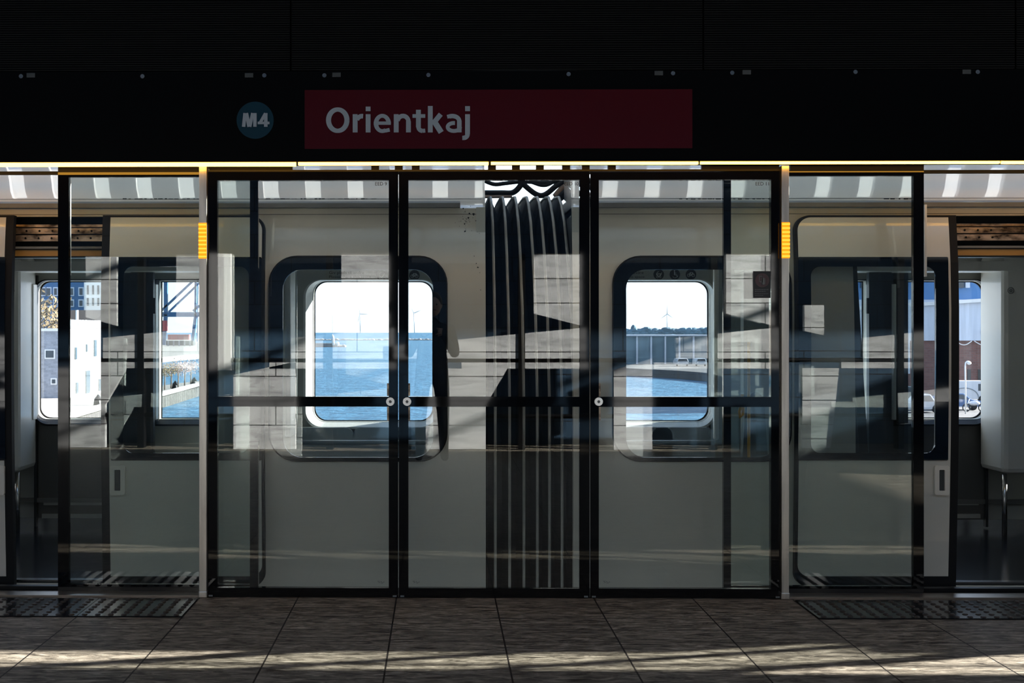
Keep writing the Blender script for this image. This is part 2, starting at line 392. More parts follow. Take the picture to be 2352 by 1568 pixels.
# ribbed panels: one mesh each
ztop = 3.45
seams = [-1226, -279, 668, 1615, 2332, 3279, 4226, 5173, 6120]
lab = {0: 'ribbed dark metal panel beyond the left end of the header', 1: 'ribbed dark metal panel at the top left', 2: 'widest ribbed dark metal panel over the station sign',
       3: 'ribbed dark metal panel at the top right of the red sign', 4: 'ribbed dark metal panel at the far top right corner'}
for i in range(len(seams)-1):
    x0 = W(seams[i]+2, 100, HY).x; x1 = W(seams[i+1]-2, 100, HY).x
    if x1 < XL or x0 > XR: continue
    x0 = max(x0, XL); x1 = min(x1, XR)
    bm = bmesh.new(); prof = []; z = zt+.004; rp_ = 5.2/450
    while z < ztop:
        prof += [(HY, z), (HY-.006, z+.0015), (HY-.006, z+.0035), (HY, z+.005)]; z += rp_
    prof += [(HY, ztop), (HY+.045, ztop), (HY+.045, zt+.004)]
    A = [bm.verts.new((x0, y, zz)) for (y, zz) in prof]; B = [bm.verts.new((x1, y, zz)) for (y, zz) in prof]
    for k in range(len(prof)):
        f = bm.faces.new((A[k], A[(k+1) % len(prof)], B[(k+1) % len(prof)], B[k]))
        if k < len(prof)-4 and k % 4 == 1: f.material_index = 1
    bm.faces.new(A); bm.faces.new(B[::-1])
    T(fin('ribbed_panel', bm, [rib_metal, lit_rib]), lab.get(i, 'ribbed dark metal panel beyond the right end, number %s from the frame' % ['one', 'two', 'three', 'four'][i-5] if i > 4 else lab[i]), 'panel', 'ribbed header panels')

# signs
sg = empty('station_sign', W(1145, 342, HY), 'dark red station name sign reading Orientkaj on the black header', 'sign')
a = W(700, 342, HY-.004); c = W(1590, 205, HY-.004)
box('sign_panel', a.x, c.x, HY-.008, HY, a.z, c.z, red_s, sg)
def cp_(c): return W(520+c[0]/3.92, 210+c[1]/3.92, HY-.010)
def strokes(name, SS, par):
    """flat letter strokes: each is a centre line with widths, in sign units"""
    bm = bmesh.new()
    ysub = 0
    for (pts, wd) in SS:
        ysub += .0004
        P = [Vector(p) for p in pts]; Lf = []; Rt = []
        for i in range(len(P)):
            d = (P[min(i+1, len(P)-1)]-P[max(i-1, 0)]).normalized(); nn = Vector((-d.y, d.x))
            ww = wd[i] if isinstance(wd, list) else wd
            Lf.append(P[i]+nn*ww/2); Rt.append(P[i]-nn*ww/2)
        for i in range(len(P)-1):
            q = [cp_(v) for v in (Lf[i], Lf[i+1], Rt[i+1], Rt[i])]
            sheetbm(bm, [(v.x, v.z) for v in q], [], HY-.011-ysub-(.00002*i), .003)
    return fin(name, bm, white_s, par)
def arc(cx, cy, rx, ry, a0, a1, n_=14): return [(cx+rx*math.cos(math.radians(a0+(a1-a0)*k/n_)), cy-ry*math.sin(math.radians(a0+(a1-a0)*k/n_))) for k in range(n_+1)]
GL = {'letter_o': [(arc(1002.5, 258.5, 83, 96, 0, 360, 40), [43+8*abs(math.cos(2*PI*k/40)) - 6 for k in range(41)])],
 'letter_r': [([(1159, 205), (1159, 368)], 43), (arc(1222, 268, 48, 46, 165, 80, 8), 40)],
 'letter_i': [([(1276, 205), (1276, 368)], 43), ([(1276, 137), (1276, 177)], 43)],
 'letter_e': [([(1345, 285), (1480, 285)], 29), (arc(1404, 288, 57, 69, 0, 300, 26), [42-8*abs(math.sin(math.radians(300*k/26))) for k in range(27)]), ([(1430, 354), (1470, 345)], 33)],
 'letter_n': [([(1529, 205), (1529, 368)], 43), (arc(1590, 272, 49, 52, 170, 0, 12), 39), ([(1639, 268), (1639, 368)], 43)],
 'letter_t': [([(1729, 165), (1729, 322)], 43), (arc(1768, 318, 39, 37, 180, 265, 8), 38), ([(1764, 355), (1790, 352)], 34), ([(1676, 221), (1790, 221)], 32)],
 'letter_k': [([(1836, 131), (1836, 368)], 43), ([(1862, 288), (1930, 205)], 44), ([(1872, 270), (1934, 368)], 50)],
 'letter_a': [([(1988, 228), (2016, 221)], 33), (arc(2034, 268, 63, 47, 115, 0, 12), 38), ([(2097, 262), (2097, 368)], 41), (arc(2048, 320, 56, 36, 80, 360, 18), 34)],
 'letter_j': [([(2171, 205), (2171, 385)], 43), (arc(2134, 385, 37, 33, 0, -85, 10), 40), ([(2138, 418), (2124, 418)], 38), ([(2171, 133), (2171, 177)], 43)]}
lt = empty('lettering', (0, HY-.011, 2.4)); lt.parent = sg; lt.matrix_parent_inverse = Matrix.Translation(-sg.location); lt.location = sg.location
for gk, gv in GL.items():
    o_ = strokes(gk, gv, None); o_.parent = lt; o_.matrix_parent_inverse = Matrix.Translation(-sg.location)
bd = empty('line_badge', W(586, 318, HY), 'round blue line badge reading M4 left of the station name', 'sign')
a = W(586, 276, HY-.006); disc('badge_disc', (a.x, HY-.006, a.z), 42.5/450, .006, blue_s, bd, 48)
strokes('lettering', [([(155, 318), (168, 195)], 31), ([(180, 195), (205, 318)], 32), ([(238, 195), (210, 318)], 30), ([(257, 318), (257, 195)], 30),
   ([(355, 195), (355, 318)], 31), ([(352, 198), (300, 290)], 27), ([(283, 284), (388, 284)], 23)], bd)
# light strip in four visible segments
ends = [-1000, 682, 1125, 1607, 2300, 3400, 4600, 5800]
labs = ['long warm white light strip under the left of the header', 'short warm light strip below the letters of the station name', 'warm light strip below the empty part of the red sign',
        'warm light strip under the header over the right doorway', 'warm light strip at the far right corner', 'warm light strip beyond the right edge', 'warm light strip furthest beyond the right edge']
for i in range(len(ends)-1):
    t = (ends[i]+ends[i+1])/2; qy = 378.2-7.2*min(1, max(0, t/2352))
    a = W(ends[i]+3, qy-3, HY+.02); c = W(ends[i+1]-3, qy+2.6, HY+.02)
    if a.x > XR: continue
    ls = empty('light_strip', ((a.x+c.x)/2, HY+.02, a.z), labs[i], 'light', 'light strips under the header')
    box('diffuser', a.x, c.x, HY+.02, HY+.045, c.z, a.z, led, ls)
    box('housing', a.x, c.x, HY+.005, HY+.06, a.z, zb, black_metal, ls)

# ------------------------------------------------------------------ platform screen doors
EY = 0.0; ET = .045
eeds = []
def lock(par, p, side):
    a = W(p, 922, EY-.008)
    d = disc('lock_disc', (a.x, EY-.014, a.z), 9.6/444, .014, disc_m, par, 28)
    disc('keyhole', (a.x, EY-.016, a.z), 3.6/444, .003, ledge_m, d, 6)
def eed(name_num, p0, p1, g0, g1, lockside, label):
    r = empty('emergency_door', (W((p0+p1)/2, 1373, EY).x, EY, 0), label, 'door', 'fixed glass platform doors')
    def fr(nm_, a, b_, c, d): return pxb(nm_, a, b_, c, d, EY, ET, black_gloss, r)
    z0 = 0.003
    q = W(p0, 395, EY); q2 = W(p1, 1349, EY); x0, x1 = q.x, q2.x
    gz0, gz1 = W(0, 1348, EY).z, W(0, 415, EY).z
    gx0, gx1 = W(g0, 800, EY).x, W(g1, 800, EY).x
    box('bottom_rail', x0, x1, EY, EY+ET, z0, gz0, black_gloss, r)
    box('top_rail', x0, x1, EY, EY+ET, gz1, q.z, black_gloss, r)
    box('stile', x0, gx0, EY, EY+ET, gz0, gz1, black_gloss, r)
    box('stile', gx1, x1, EY, EY+ET, gz0, gz1, black_gloss, r)
    gl = box('pane', gx0, gx1, EY+.004, EY+.016, gz0, gz1, g_eed, r)
    za, zb_ = W(0, 933, EY).z, W(0, 910, EY).z
    pb = box('push_bar', gx0, gx1, EY-.002, EY+ET, za, zb_, black_gloss, r)
    a = W(g1-3, 425.5, EY); text('lettering', name_num, W(g1-31 if len(name_num) < 6 else g1-35, 425, EY).x, a.z, EY+.0025, 8/444, ink, r)
    if lockside:
        lx = {'R': (p1-18, g1), 'L': (p0+19, g0)}[lockside]
        lock(r, lx[0], lockside)
        s = -1 if lockside == 'R' else 1
        for (qa, qb) in ((880, 909), (934, 965)):
            u = W(lx[1]+(s*4 if s < 0 else 0), qb, EY); v = W(lx[1]+(0 if s < 0 else 4), qa, EY)
            box('lock_plate', u.x, v.x, EY-.001, EY+.003, u.z, v.z, coppery, r)
    # small maker marks low on the pane
    mx = g1-20 if lockside == 'R' else g0+16
    bm = bmesh.new()
    for (u, v, ww) in ((0, 0, 5), (7, 1, 3), (2, 3, 4), (8, 4, 5), (13, 2, 3)):
        a = W(mx+u-6, 1334+v, EY); bx(bm, a.x, a.x+ww/444, EY+.0025, EY+.0035, a.z-.0018, a.z)
    fin('maker_mark', bm, ink, r)
    # feet caps
    for pf in (p0+8, p1-8):
        a = W(pf, 1371, EY); box('foot_cap', a.x-.010, a.x+.010, EY-.004, EY, .004, .012, ledge_m, r)
    return r
eeds.append(eed('EED 9', 476, 914.5, 499, 893, 'R', 'left glass emergency door marked EED 9 with lock disc at right'))
eeds.append(eed('EED 10', 916, 1354, 938, 1332, 'L', 'middle glass emergency door marked EED 10 in front of the bellows'))
eeds.append(eed('EED 11', 1356, 1794, 1375.5, 1771, 'L', 'right glass emergency door marked EED 11 with a black notice'))
# notice sticker on EED 11
nt = empty('notice_sticker', W(1750, 653, EY), 'small black notice with a round symbol stuck on the right glass door', 'sticker')
a = W(1730, 684, EY); c = W(1770, 622.5, EY); box('sheet', a.x, c.x, EY+.001, EY+.0035, a.z, c.z, sticker_m, nt)
a = W(1751, 643.5, EY); disc('symbol_disc', (a.x, EY, a.z), 16/444, .001, sticker_c, nt, 36)
bm = bmesh.new()
for (u0, v0, u1, v1) in ((1743, 633, 1752, 648), (1749, 638, 1758, 653)):
    for (a0, b0, a1, b1) in ((u0, v0, u0+2, v1), (u1-2, v0, u1, v1), (u0, v0, u1, v0+2), (u0, v1-2, u1, v1)):
        s_ = W(a0, b1, EY); t_ = W(a1, b0, EY); bx(bm, s_.x, t_.x, EY-.001, EY, s_.z, t_.z)
s_ = W(1750.5, 651, EY); t_ = W(1756.5, 640.5, EY); bx(bm, s_.x, t_.x, EY-.001, EY, s_.z, t_.z)
fin('symbol', bm, ledge_m, nt)
bm = bmesh.new()
for (v, ln, h) in ((664.5, 32, 1.1), (668.5, 25, 1.1), (674, 31, .8), (678, 20, .8)):
    u = 1734
    while u < 1734+ln:
        ww = random.uniform(2, 5); s_ = W(u, v+h, EY); t_ = W(min(u+ww, 1734+ln), v-h+.6, EY); bx(bm, s_.x, t_.x, EY, EY+.001, s_.z, t_.z); u += ww+1
fin('small_print', bm, ledge_m, nt)
# faint backing square left of the sticker
# posts
def post(p0, p1, label):
    a = W(p0, 380, -.03); c = W(p1, 1373, -.03)
    r = empty('steel_post', ((a.x+c.x)/2, -.03, 0), label, 'post', 'steel posts beside the doorways')
    box('shaft', a.x, c.x, -.03, .05, .002, a.z, steel, r, bevel=.002)
    za, zc_ = W(0, 594, -.035).z, W(0, 512, -.035).z
    bm = bmesh.new(); nrb = 9; h = (zc_-za)/nrb
    for k in range(nrb):
        z = za+k*h
        pr = [(-.036, z), (-.044, z+h*.3), (-.044, z+h*.7), (-.036, z+h), (-.031, z+h), (-.031, z)]
        A = [bm.verts.new((a.x-.001, y, zz)) for (y, zz) in pr]; B = [bm.verts.new((c.x+.001, y, zz)) for (y, zz) in pr]
        fs = []
        for j in range(6):
            f = bm.faces.new((A[j], A[(j+1) % 6], B[(j+1) % 6], B[j])); f.material_index = 1 if j == 1 else 0
        bm.faces.new(A); bm.faces.new(B[::-1])
    L(fin('warning_lamp', bm, [amber, amber2], r), 'ribbed amber warning lamp')
    box('base_collar', a.x-.002, c.x+.002, -.034, .054, .002, .035, steel, r, bevel=.003)
    return r
posts = [post(457.2, 474.6, 'stainless steel post with amber lamp right of the left doorway'),
         post(1795.5, 1812.5, 'stainless steel post with amber lamp left of the right doorway')]
# sliding leaves
LY = .10; LT = .035
def leaf(p0, p1, g0, g1, lit_strips, label):
    r = empty('sliding_door', (W((p0+p1)/2, 1362, LY).x, LY, .03), label, 'door', 'sliding glass platform doors')
    x0, x1 = W(p0, 800, LY).x, W(p1, 800, LY).x; gx0, gx1 = W(g0, 800, LY).x, W(g1, 800, LY).x
    z0, z1 = W(0, 1362, LY).z, W(0, 396, LY).z; gz0, gz1 = W(0, 1341, LY).z, W(0, 407, LY).z
    box('bottom_rail', x0, x1, LY, LY+LT, z0, gz0, black_gloss, r); box('top_rail', x0, x1, LY, LY+LT, gz1, z1, black_gloss, r)
    box('stile', x0, gx0, LY, LY+LT, gz0, gz1, black_gloss, r); box('stile', gx1, x1, LY, LY+LT, gz0, gz1, black_gloss, r)
    box('pane', gx0, gx1, LY+.01, LY+.02, gz0, gz1, g_leaf, r)
    for (bp_, q0, q1, ww) in lit_strips:
        a = W(bp_-ww/2, q1, LY+LT+.01); c = W(bp_+ww/2, q0, LY+LT+.01)
        L(box('lit_seal_strip', a.x, c.x, LY+LT, LY+LT+.02, a.z, c.z, inner_white, r), 'white strip standing for the sky-lit part of the seal')  # sky light on the upper seal edge put in as a white strip
    return r
leaf(133, 593, 158, 574, [(160, 410, 632, 4.5), (592, 410, 650, 4)], 'left sliding glass platform door standing half open beside its post')
leaf(1662, 2122, 1679, 2098, [(2125, 470, 635, 5)], 'right sliding glass platform door standing half open beside its post')
# overhead track rail and mechanism behind header
TY = .16
tr_ = empty('door_track', (0, TY, 2.2), 'slim black overhead rail guiding the sliding glass doors', 'rail')
a = W(0, 401, TY); c = W(0, 393.5, TY); box('rail', XL, XR, TY, TY+.03, a.z, c.z, black_metal, tr_)
for (p0, p1, q0, q1) in ((133, 457, 383, 399), (478, 672, 383, 396), (1612, 1790, 381, 395), (1815, 2122, 381, 399)):
    a = W(p0, q1, TY-.03); c = W(p1, q0-6, TY-.03); box('carriage', a.x, c.x, TY-.03, TY, a.z, c.z+.03, black_metal, tr_)
for p in (862, 955, 1130, 1185, 1240, 1300, 1345, 1405, 916):
    a = W(p-9, 396, TY-.02); c = W(p+9, 386, TY-.02); box('hanger', a.x, c.x, TY-.03, TY, a.z, c.z+.05, black_metal, tr_)
a = W(478, 396, -.0); c = W(1795, 390, -.0)
box('header_sealing_strip', a.x, c.x, .0, .05, W(0, 395.3, 0).z, W(0, 391, 0).z, black_metal, tr_)
# sills and tactile strips
def sill(p0, p1, label):
    a = W(p0, 1370, -.02); c = W(p1, 1370, -.02)
    r = empty('door_sill', ((a.x+c.x)/2, 0, 0), label, 'sill', 'steel thresholds in the doorways')
    box('sill_plate', a.x, c.x, -.02, .11, .0, .012, steel_sill, r); box('guide_rail', a.x, c.x, .14, .19, .0, .03, black_metal, r)
    box('edge_strip', a.x, c.x, .20, .26, -.02, .015, steel_sill, r)
sill(-415, 457, 'brushed steel threshold strip in the left doorway'); sill(1813, 2685, 'brushed steel threshold strip in the right doorway')
bm = bmesh.new(); bx(bm, XL, XR, .12, .30, -.3, -.002); struct(fin('trim_2', bm, black_metal))
def tactile(x0, label, tilt):
    r = empty('tactile_slab', (x0+.25, -.3, 0), label, 'tactile paving', 'studded black paving slabs at the doorways')
    bm = bmesh.new(); bx(bm, x0+.002, x0+.507, -.528, -.068, .0005, .006); fin('slab', bm, tact, r)
    bm = bmesh.new()
    for i in range(8):
        for j in range(7):
            cx = x0+.032+i*.0636; cy = -.50+j*.0655
            A = [bm.verts.new((cx+math.cos(t)*.0155, cy+math.sin(t)*.0155, .006)) for t in [PI*k/6 for k in range(12)]]
            B = [bm.verts.new((cx+math.cos(t)*.010, cy+math.sin(t)*.010, .011)) for t in [PI*k/6 for k in range(12)]]
            for k in range(12): bm.faces.new((A[k], A[(k+1) % 12], B[(k+1) % 12], B[k]))
            bm.faces.new(B)
    fin('studs', bm, stud, r)
tl = ['studded black slab at the left doorway nearest the steel post', 'studded black slab second from the left steel post', 'studded black slab at the bottom left corner']
for i in range(3): tactile(-1.235-.509*(i+1), tl[i], 0)
tl = ['studded black slab at the right doorway nearest the steel post', 'studded black slab second from the right steel post', 'studded black slab third from the right steel post, at the frame edge']
xr0 = -1.235+.509*6
for i in range(3): tactile(xr0+.509*i, tl[i], 0)

# repeat the screen beyond the frame (it lets the low sun in and shows from the side)
PER = 5.01
side_l = ['beyond the right edge of the photo', 'second bay beyond the right edge of the photo', 'beyond the left edge of the photo']
def bay(dx, where):
    for i, e_ in enumerate(eeds): shiftcopy(e_, dx, ['first', 'second', 'third'][i]+' glass emergency door of the bay '+where)
    for i, p_ in enumerate(posts): shiftcopy(p_, dx, ['left', 'right'][i]+' steel post of the bay '+where)
bay(PER, side_l[0]); bay(2*PER, side_l[1]); bay(-PER, side_l[2])

# ------------------------------------------------------------------ train
PROF = [(-.4, .42), (0, .40), (.7, .395), (1.1, .405), (1.5, .425), (1.75, .45), (1.95, .485), (2.04, .505), (2.09, .512), (2.12, .529), (2.16, .555), (2.20, .581), (2.24, .607), (2.28, .633), (2.32, .660), (2.36, .70), (2.40, .86), (2.43, 1.1)]
def prof(z):
    if z <= PROF[0][0]: return PROF[0][1]
    for (a, b_), (c, d) in zip(PROF, PROF[1:]):
        if z <= c: return b_+(d-b_)*(z-a)/(c-a)
    return PROF[-1][1]
def TS(px, py, off=0):
    Y = .42
    for _ in range(6): w_ = W(px, py, Y); Y = prof(w_.z)+off
    return (w_.x, w_.z)
def trr(p0, q0, p1, q1, r, off=0):
    ps = rr(p0, -q1, p1, -q0, r)
    return [TS(x, -y, off) for (x, y) in ps]
CUTS = [.2, .5, .8, 1.0, 1.2, 1.35, 1.5, 1.62, 1.75, 1.85, 1.95, 2.0]
yf0 = lambda z: prof(z)
FARY = 2.72
def car(xa, xb, near_w, far_w, opening, label, tag):
    r = empty('metro_car', ((xa+xb)/2, 1.6, -.4), label, 'train car', 'coupled metro cars')
    # near side wall
    z_top = TS(1000, 478)[1]
    x0, x1 = min(xa, xb), max(xa, xb)
    outer = [(x0, -.35), (x1, -.35), (x1, z_top), (x0, z_top)]
    holes = [near_w['hole']]
    ox0, ox1 = opening
    if ox1 >= x1-.01 or ox0 <= x0+.01: pass
    holes.append([(ox0, .0), (ox1, .0), (ox1, TS(500, 497)[1]), (ox0, TS(500, 497)[1])])
    sheet('side_wall', outer, holes, yf0, .05, body, r, CUTS)
    # roof with gutter ledge
    bm = bmesh.new()
    rp_ = [(y, z) for (z, y) in PROF if z > 2.03]
    rp_ = [(prof(z_top), z_top)]+rp_+[(1.3, 2.45), (1.6, 2.46)]
    rp_ += [(3.2-y, z) for (y, z) in rp_[::-1][1:]]
    A = [bm.verts.new((x0, y, z)) for (y, z) in rp_]; B = [bm.verts.new((x1, y, z)) for (y, z) in rp_]
    for k in range(len(rp_)-1): bm.faces.new((A[k], A[k+1], B[k+1], B[k]))
    ro = fin('roof', bm, body_roof, r, smooth=True)
    for xe, sx_ in ((x0, .012), (x1, -.012)):
        bm = bmesh.new(); bm.faces.new([bm.verts.new((xe, y, z)) for (y, z) in rp_])
        ex = bmesh.ops.extrude_face_region(bm, geom=bm.faces[:])
        for v in ex['geom']:
            if isinstance(v, bmesh.types.BMVert): v.co.x += sx_
        fin('roof_end', bm, body_roof, ro)
    for ua, ub in ((.006, .30), (.36, .62), (.68, .994)):
        box('roof_sun_block', x0+(x1-x0)*ua, x0+(x1-x0)*ub, 1.0, 2.2, 2.38, 3.06, ledge_m, r, bevel=.04)  # unseen boxes added to cut the sun and bound the floor stripe
    ea, eb = ((x1-2.6, x1-.04) if tag == 'L' else (x0+.04, x0+2.6))
    box('end_sun_block', ea, eb, .76, .99, 2.38, 2.80, ledge_m, r, bevel=.02)  # unseen box added to keep direct sun off the near roof
    # gutter
    gx0, gx1 = (x0, W(1057, 470, .5).x) if xa < xb and tag == 'L' else (W(1360, 470, .5).x-.05, x1)
    za, zc_ = TS(900, 477)[1], TS(900, 467)[1]
    bm = bmesh.new(); pr = [(prof(za)-.028, za), (prof(zc_)-.030, zc_), (prof(zc_)+.0, zc_+.012), (prof(za)+.01, za-.0)]
    A = [bm.verts.new((gx0, y, z)) for (y, z) in pr]; B = [bm.verts.new((gx1, y, z)) for (y, z) in pr]
    for k in range(4): bm.faces.new((A[k], A[(k+1) % 4], B[(k+1) % 4], B[k]))
    bm.faces.new(A); bm.faces.new(B[::-1]); L(fin('gutter', bm, ledge_m, r), 'grey rain gutter ledge along the roof edge')
    # hairline seams
    for (qq, hh) in ((456.6, .9), (492, 1.0)):
        zz = TS(900, qq)[1]; box('panel_seam', x0, x1-.02 if tag == 'L' else x1, prof(zz)-.0012, prof(zz)+.004, zz-hh/830, zz+hh/830, black_rubber, r)
    # near window: frit ring + pane
    nw = near_w
    wf = sheet('side_window', trr(*nw['out'], off=-.004), [trr(*nw['in'], off=-.004)], lambda z: prof(z)-.006, .010, frit, r, CUTS)
    sheet('pane', trr(*nw['in'], off=-.004), [], lambda z: prof(z)-.004, .006, g_train, wf, CUTS)
    bm = bmesh.new(); o_ = nw['out']; g = 3.0
    sheetbm(bm, trr(o_[0]-g, o_[1]-g, o_[2]+g, o_[3]+g, o_[4]+g), [trr(*o_)], lambda z: prof(z)-.009, .02, CUTS); fin('rubber_seal', bm, black_rubber, wf)
    # far side wall with windows
    hs = [px_rr(*fw) for fw in far_w]
    sheet('far_wall', [(x0, 0), (x1, 0), (x1, 2.1), (x0, 2.1)], hs, FARY, .10, inner, r)
    for fw in far_w:
        p0, q0, p1, q1, Yq, rad = fw
        R_ = rad if isinstance(rad, (list, tuple)) else (rad,)*4
        door_win = not (R_[2] > 0 and R_[3] > 0) or p0 < 0 or p0 > 2300
        fm_ = black_rubber if door_win else inner_white
        gl, gr = (18, 10) if R_[2] > 0 and R_[3] > 0 else (8, 8)
        so_ = px_rr(p0-gl, q0-2, p1+gr, q1+12, FARY-.07, tuple(k_+10 if k_ > 0 else 0 for k_ in R_)); si_ = px_rr(p0, q0, p1, q1, FARY, rad)
        fo = sheet('far_window', [(u*1.0, v) for (u, v) in px_rr(p0-gl-5, q0-4, p1+gr+5, q1+16, FARY-.07, tuple(k_+13 if k_ > 0 else 0 for k_ in R_))], [so_], FARY-.07, .07, fm_, r)
        bm = bmesh.new()
        A = [bm.verts.new((u, FARY-.07, v)) for (u, v) in so_]; B = [bm.verts.new((u, FARY+.005, v)) for (u, v) in si_]
        for k_ in range(len(A)): bm.faces.new((A[k_], A[(k_+1) % len(A)], B[(k_+1) % len(A)], B[k_]))
        fin('window_reveal', bm, fm_, fo, smooth=False)
        if door_win:
            for (u0, u1, dz) in ((p0-15, p0-8, 0), (p1+8, p1+14, 0)):
                a = W(u0, 964, FARY-.16); c = W(u1, 652, FARY-.16)
                box('window_edge', a.x, c.x, FARY-.16, FARY-.07, a.z, c.z, inner_white, fo, bevel=.004)
        sheet('pane', px_rr(p0-2, q0-2, p1+2, q1+2, FARY, rad), [], FARY+.085, .008, g_far, fo)
        sheet('gasket', px_rr(p0-.5, q0-.5, p1+.5, q1+.5, FARY, rad), [px_rr(p0+2.2, q0+2.2, p1-2.2, q1-2.2, FARY, rad)], FARY+.07, .012, black_rubber, fo)
    # outer skin far side, floor, ceiling, ends
    box('car_floor', x0, x1, .45, FARY, -.12, .0, inner_floor, r)
    box('door_step', opening[0], opening[1], .395, .45, .004, .020, steel_tube, r)
    box('car_ceiling', x0, x1, .55, FARY, 2.02, 2.05, inner_white, r)
    box('end_wall', *((x1-.05, x1) if tag == 'L' else (x0, x0+.05)), .48, FARY, -.12, 2.06, inner, r)
    xo = x0 if tag == 'L' else x1-.05
    box('end_wall', xo, xo+.05, .48, FARY, -.12, 2.06, inner, r)
    box('skirting', x0, x1, FARY-.03, FARY, 0, .06, steel_tube, r)
    box('wall_rail', x0, x1, FARY-.04, FARY, .17, .20, ledge_m, r)
    return r

LC0, LC1 = -11.0, W(1115.5, 800, .42).x
RC0, RC1 = W(1316, 800, .42).x, 14.0
doorL = (W(-300, 800, .4).x, W(468, 800, .4).x)
doorR = (W(1965, 800, .4).x, W(2740, 800, .4).x)
HR = 62
nwL = {'out': (620, 590, 1025, 1057, HR), 'in': (650, 619, 995, 1050, 44), 'hole': trr(632, 602, 1013, 1052, 50)}
nwR = {'out': (1409, 590, 1815, 1057, HR), 'in': (1438, 619, 1786, 1050, 44), 'hole': trr(1421, 602, 1803, 1052, 50)}
carL = car(LC0, LC1, nwL, [(85, 645, 256, 962, FARY, (24, 0, 0, 24)), (366, 645, 505, 962, FARY, 0), (720, 645, 995, 968, FARY, 28), (-600, 645, -330, 962, FARY, 24)], doorL,
           'cream metro car at left with a large rounded window onto the sea', 'L')
carR = car(RC0, RC1, nwR, [(1350, 645, 1631, 968, FARY, 28), (1850, 645, 1989, 962, FARY, 0), (2067, 645, 2266, 962, FARY, (0, 26, 26, 0)), (2640, 645, 2900, 962, FARY, 24)], doorR,
           'cream metro car at right of the bellows with accessibility icons over its window', 'R')
# far door dressing and interior fittings
def iparts(r, s):
    """fittings in the doorway; pixel columns for the left car, mirrored for the right"""
    M = (lambda p: p) if s < 0 else (lambda p: 2352-p+(-4))
    def ib(name, p0, q0, p1, q1, Y, th, mat, bev=0):
        a, c = sorted((M(p0), M(p1))); return pxb(name, a, q0, c, q1, Y, th, mat, r, bev)
    bm = bmesh.new()
    a = W(M(-60), 590, 2.25); c = W(M(44), 590, 2.25); x0, x1 = sorted((a.x, c.x))
    zb_, zt_ = W(0, 1085, 2.25).z, W(0, 585, 2.25).z
    bx(bm, x0, x1, 2.25, FARY-.04, zb_, zt_)
    col = fin('door_pillar', bm, inner_white, r, bevel=.035)
    a = W(M(26), 667, 2.243)
    bm = bmesh.new()
    N = 24
    for (ro_, ri) in ((.022, .018), (.010, .006)):
        vs = [[bm.verts.new((a.x+math.cos(2*PI*k/N)*q, 2.245, a.z+math.sin(2*PI*k/N)*q)) for k in range(N)] for q in (ro_, ri)]
        for k in range(N): bm.faces.new((vs[0][k], vs[0][(k+1) % N], vs[1][(k+1) % N], vs[1][k]))
    ex = bmesh.ops.extrude_face_region(bm, geom=bm.faces[:])
    for v in ex['geom']:
        if isinstance(v, bmesh.types.BMVert): v.co.y -= .003
    fin('ring_emblem', bm, ledge_m, col)
    p = W(M(38), 1085, 2.32); tubeo('pillar_tube', [(p.x, 2.34, 0), (p.x, 2.34, zb_+.02)], .017, steel_tube, r)
    # dark far-door surround
    ib('door_surround', 78, 632, 84, 1210, FARY-.05, .05, inner_dark)
    ib('door_surround', 262, 620, 300, 1210, FARY-.05, .05, inner_dark)
    ib('lower_door_panel', 88, 972, 262, 1200, FARY-.02, .02, pbr('lower_panel', (.11, .11, .10), .5) if 'lower_panel' not in MATS else MATS['lower_panel'])
    ib('kick_strip', 100, 1150, 256, 1160, FARY-.03, .03, inner)
    ib('kick_strip', 96, 1180, 256, 1190, FARY-.04, .04, inner)
    ib('pillar_panel', 300, 600, 352, 1200, 2.4, .06, inner_dark)
    pp = ib('info_plate', 337, 684, 357, 720, 2.36, .02, inner_dark)
    ib('wall_panel', 470, 600, 640, 1200, 2.35, .1, inner)
    ib('interior_lintel', 20, 600, 640, 622, 2.2, .3, inner_white)
iparts(carL, -1); iparts(carR, 1)
# door mechanism above openings: coppery brackets
def mech(r, p0, p1, flip):
    xs0, xs1 = sorted((W(p0, 500, .5).x, W(p1, 500, .5).x))
    z1, z2 = W(0, 497, .52).z, W(0, 590, .52).z
    box('mechanism_housing', xs0-.1, xs1+.1, .62, .70, z2-.0, z1+.02, black_rubber, r)
    for (qa, qb, Y) in ((515.5, 521.5, .60), (524, 537, .58), (540, 554, .56)):
        a, c = W(0, qb, Y).z, W(0, qa, Y).z
        bm = bmesh.new(); bx(bm, xs0, xs1, Y, Y+.03, a, c)
        x_ = xs0+.05
        br = fin('mechanism_bracket', bm, coppery, r)
        if qa > 522:
            while x_ < xs1-.03:
                if -2.35 < x_ < 3.1: disc('bolt', (x_, Y-.004, (a+c)/2), .006, .004, black_rubber, br, 8)
                x_ += .073
    box('mechanism_rail', xs0, xs1, .50, .55, W(0, 571, .5).z, W(0, 566, .5).z, ledge_m, r)
    box('ochre_strip', xs0-.05, xs1+.05, .52, .54, W(0, 588, .52).z, W(0, 574, .52).z, orange_trim, r)
    box('lintel', xs0-.2, xs1+.2, .54, .62, W(0, 592, .54).z, W(0, 573, .54).z, inner_dark, r)
mech(carL, -300, 246, 0); mech(carR, 2176, 2740, 1)
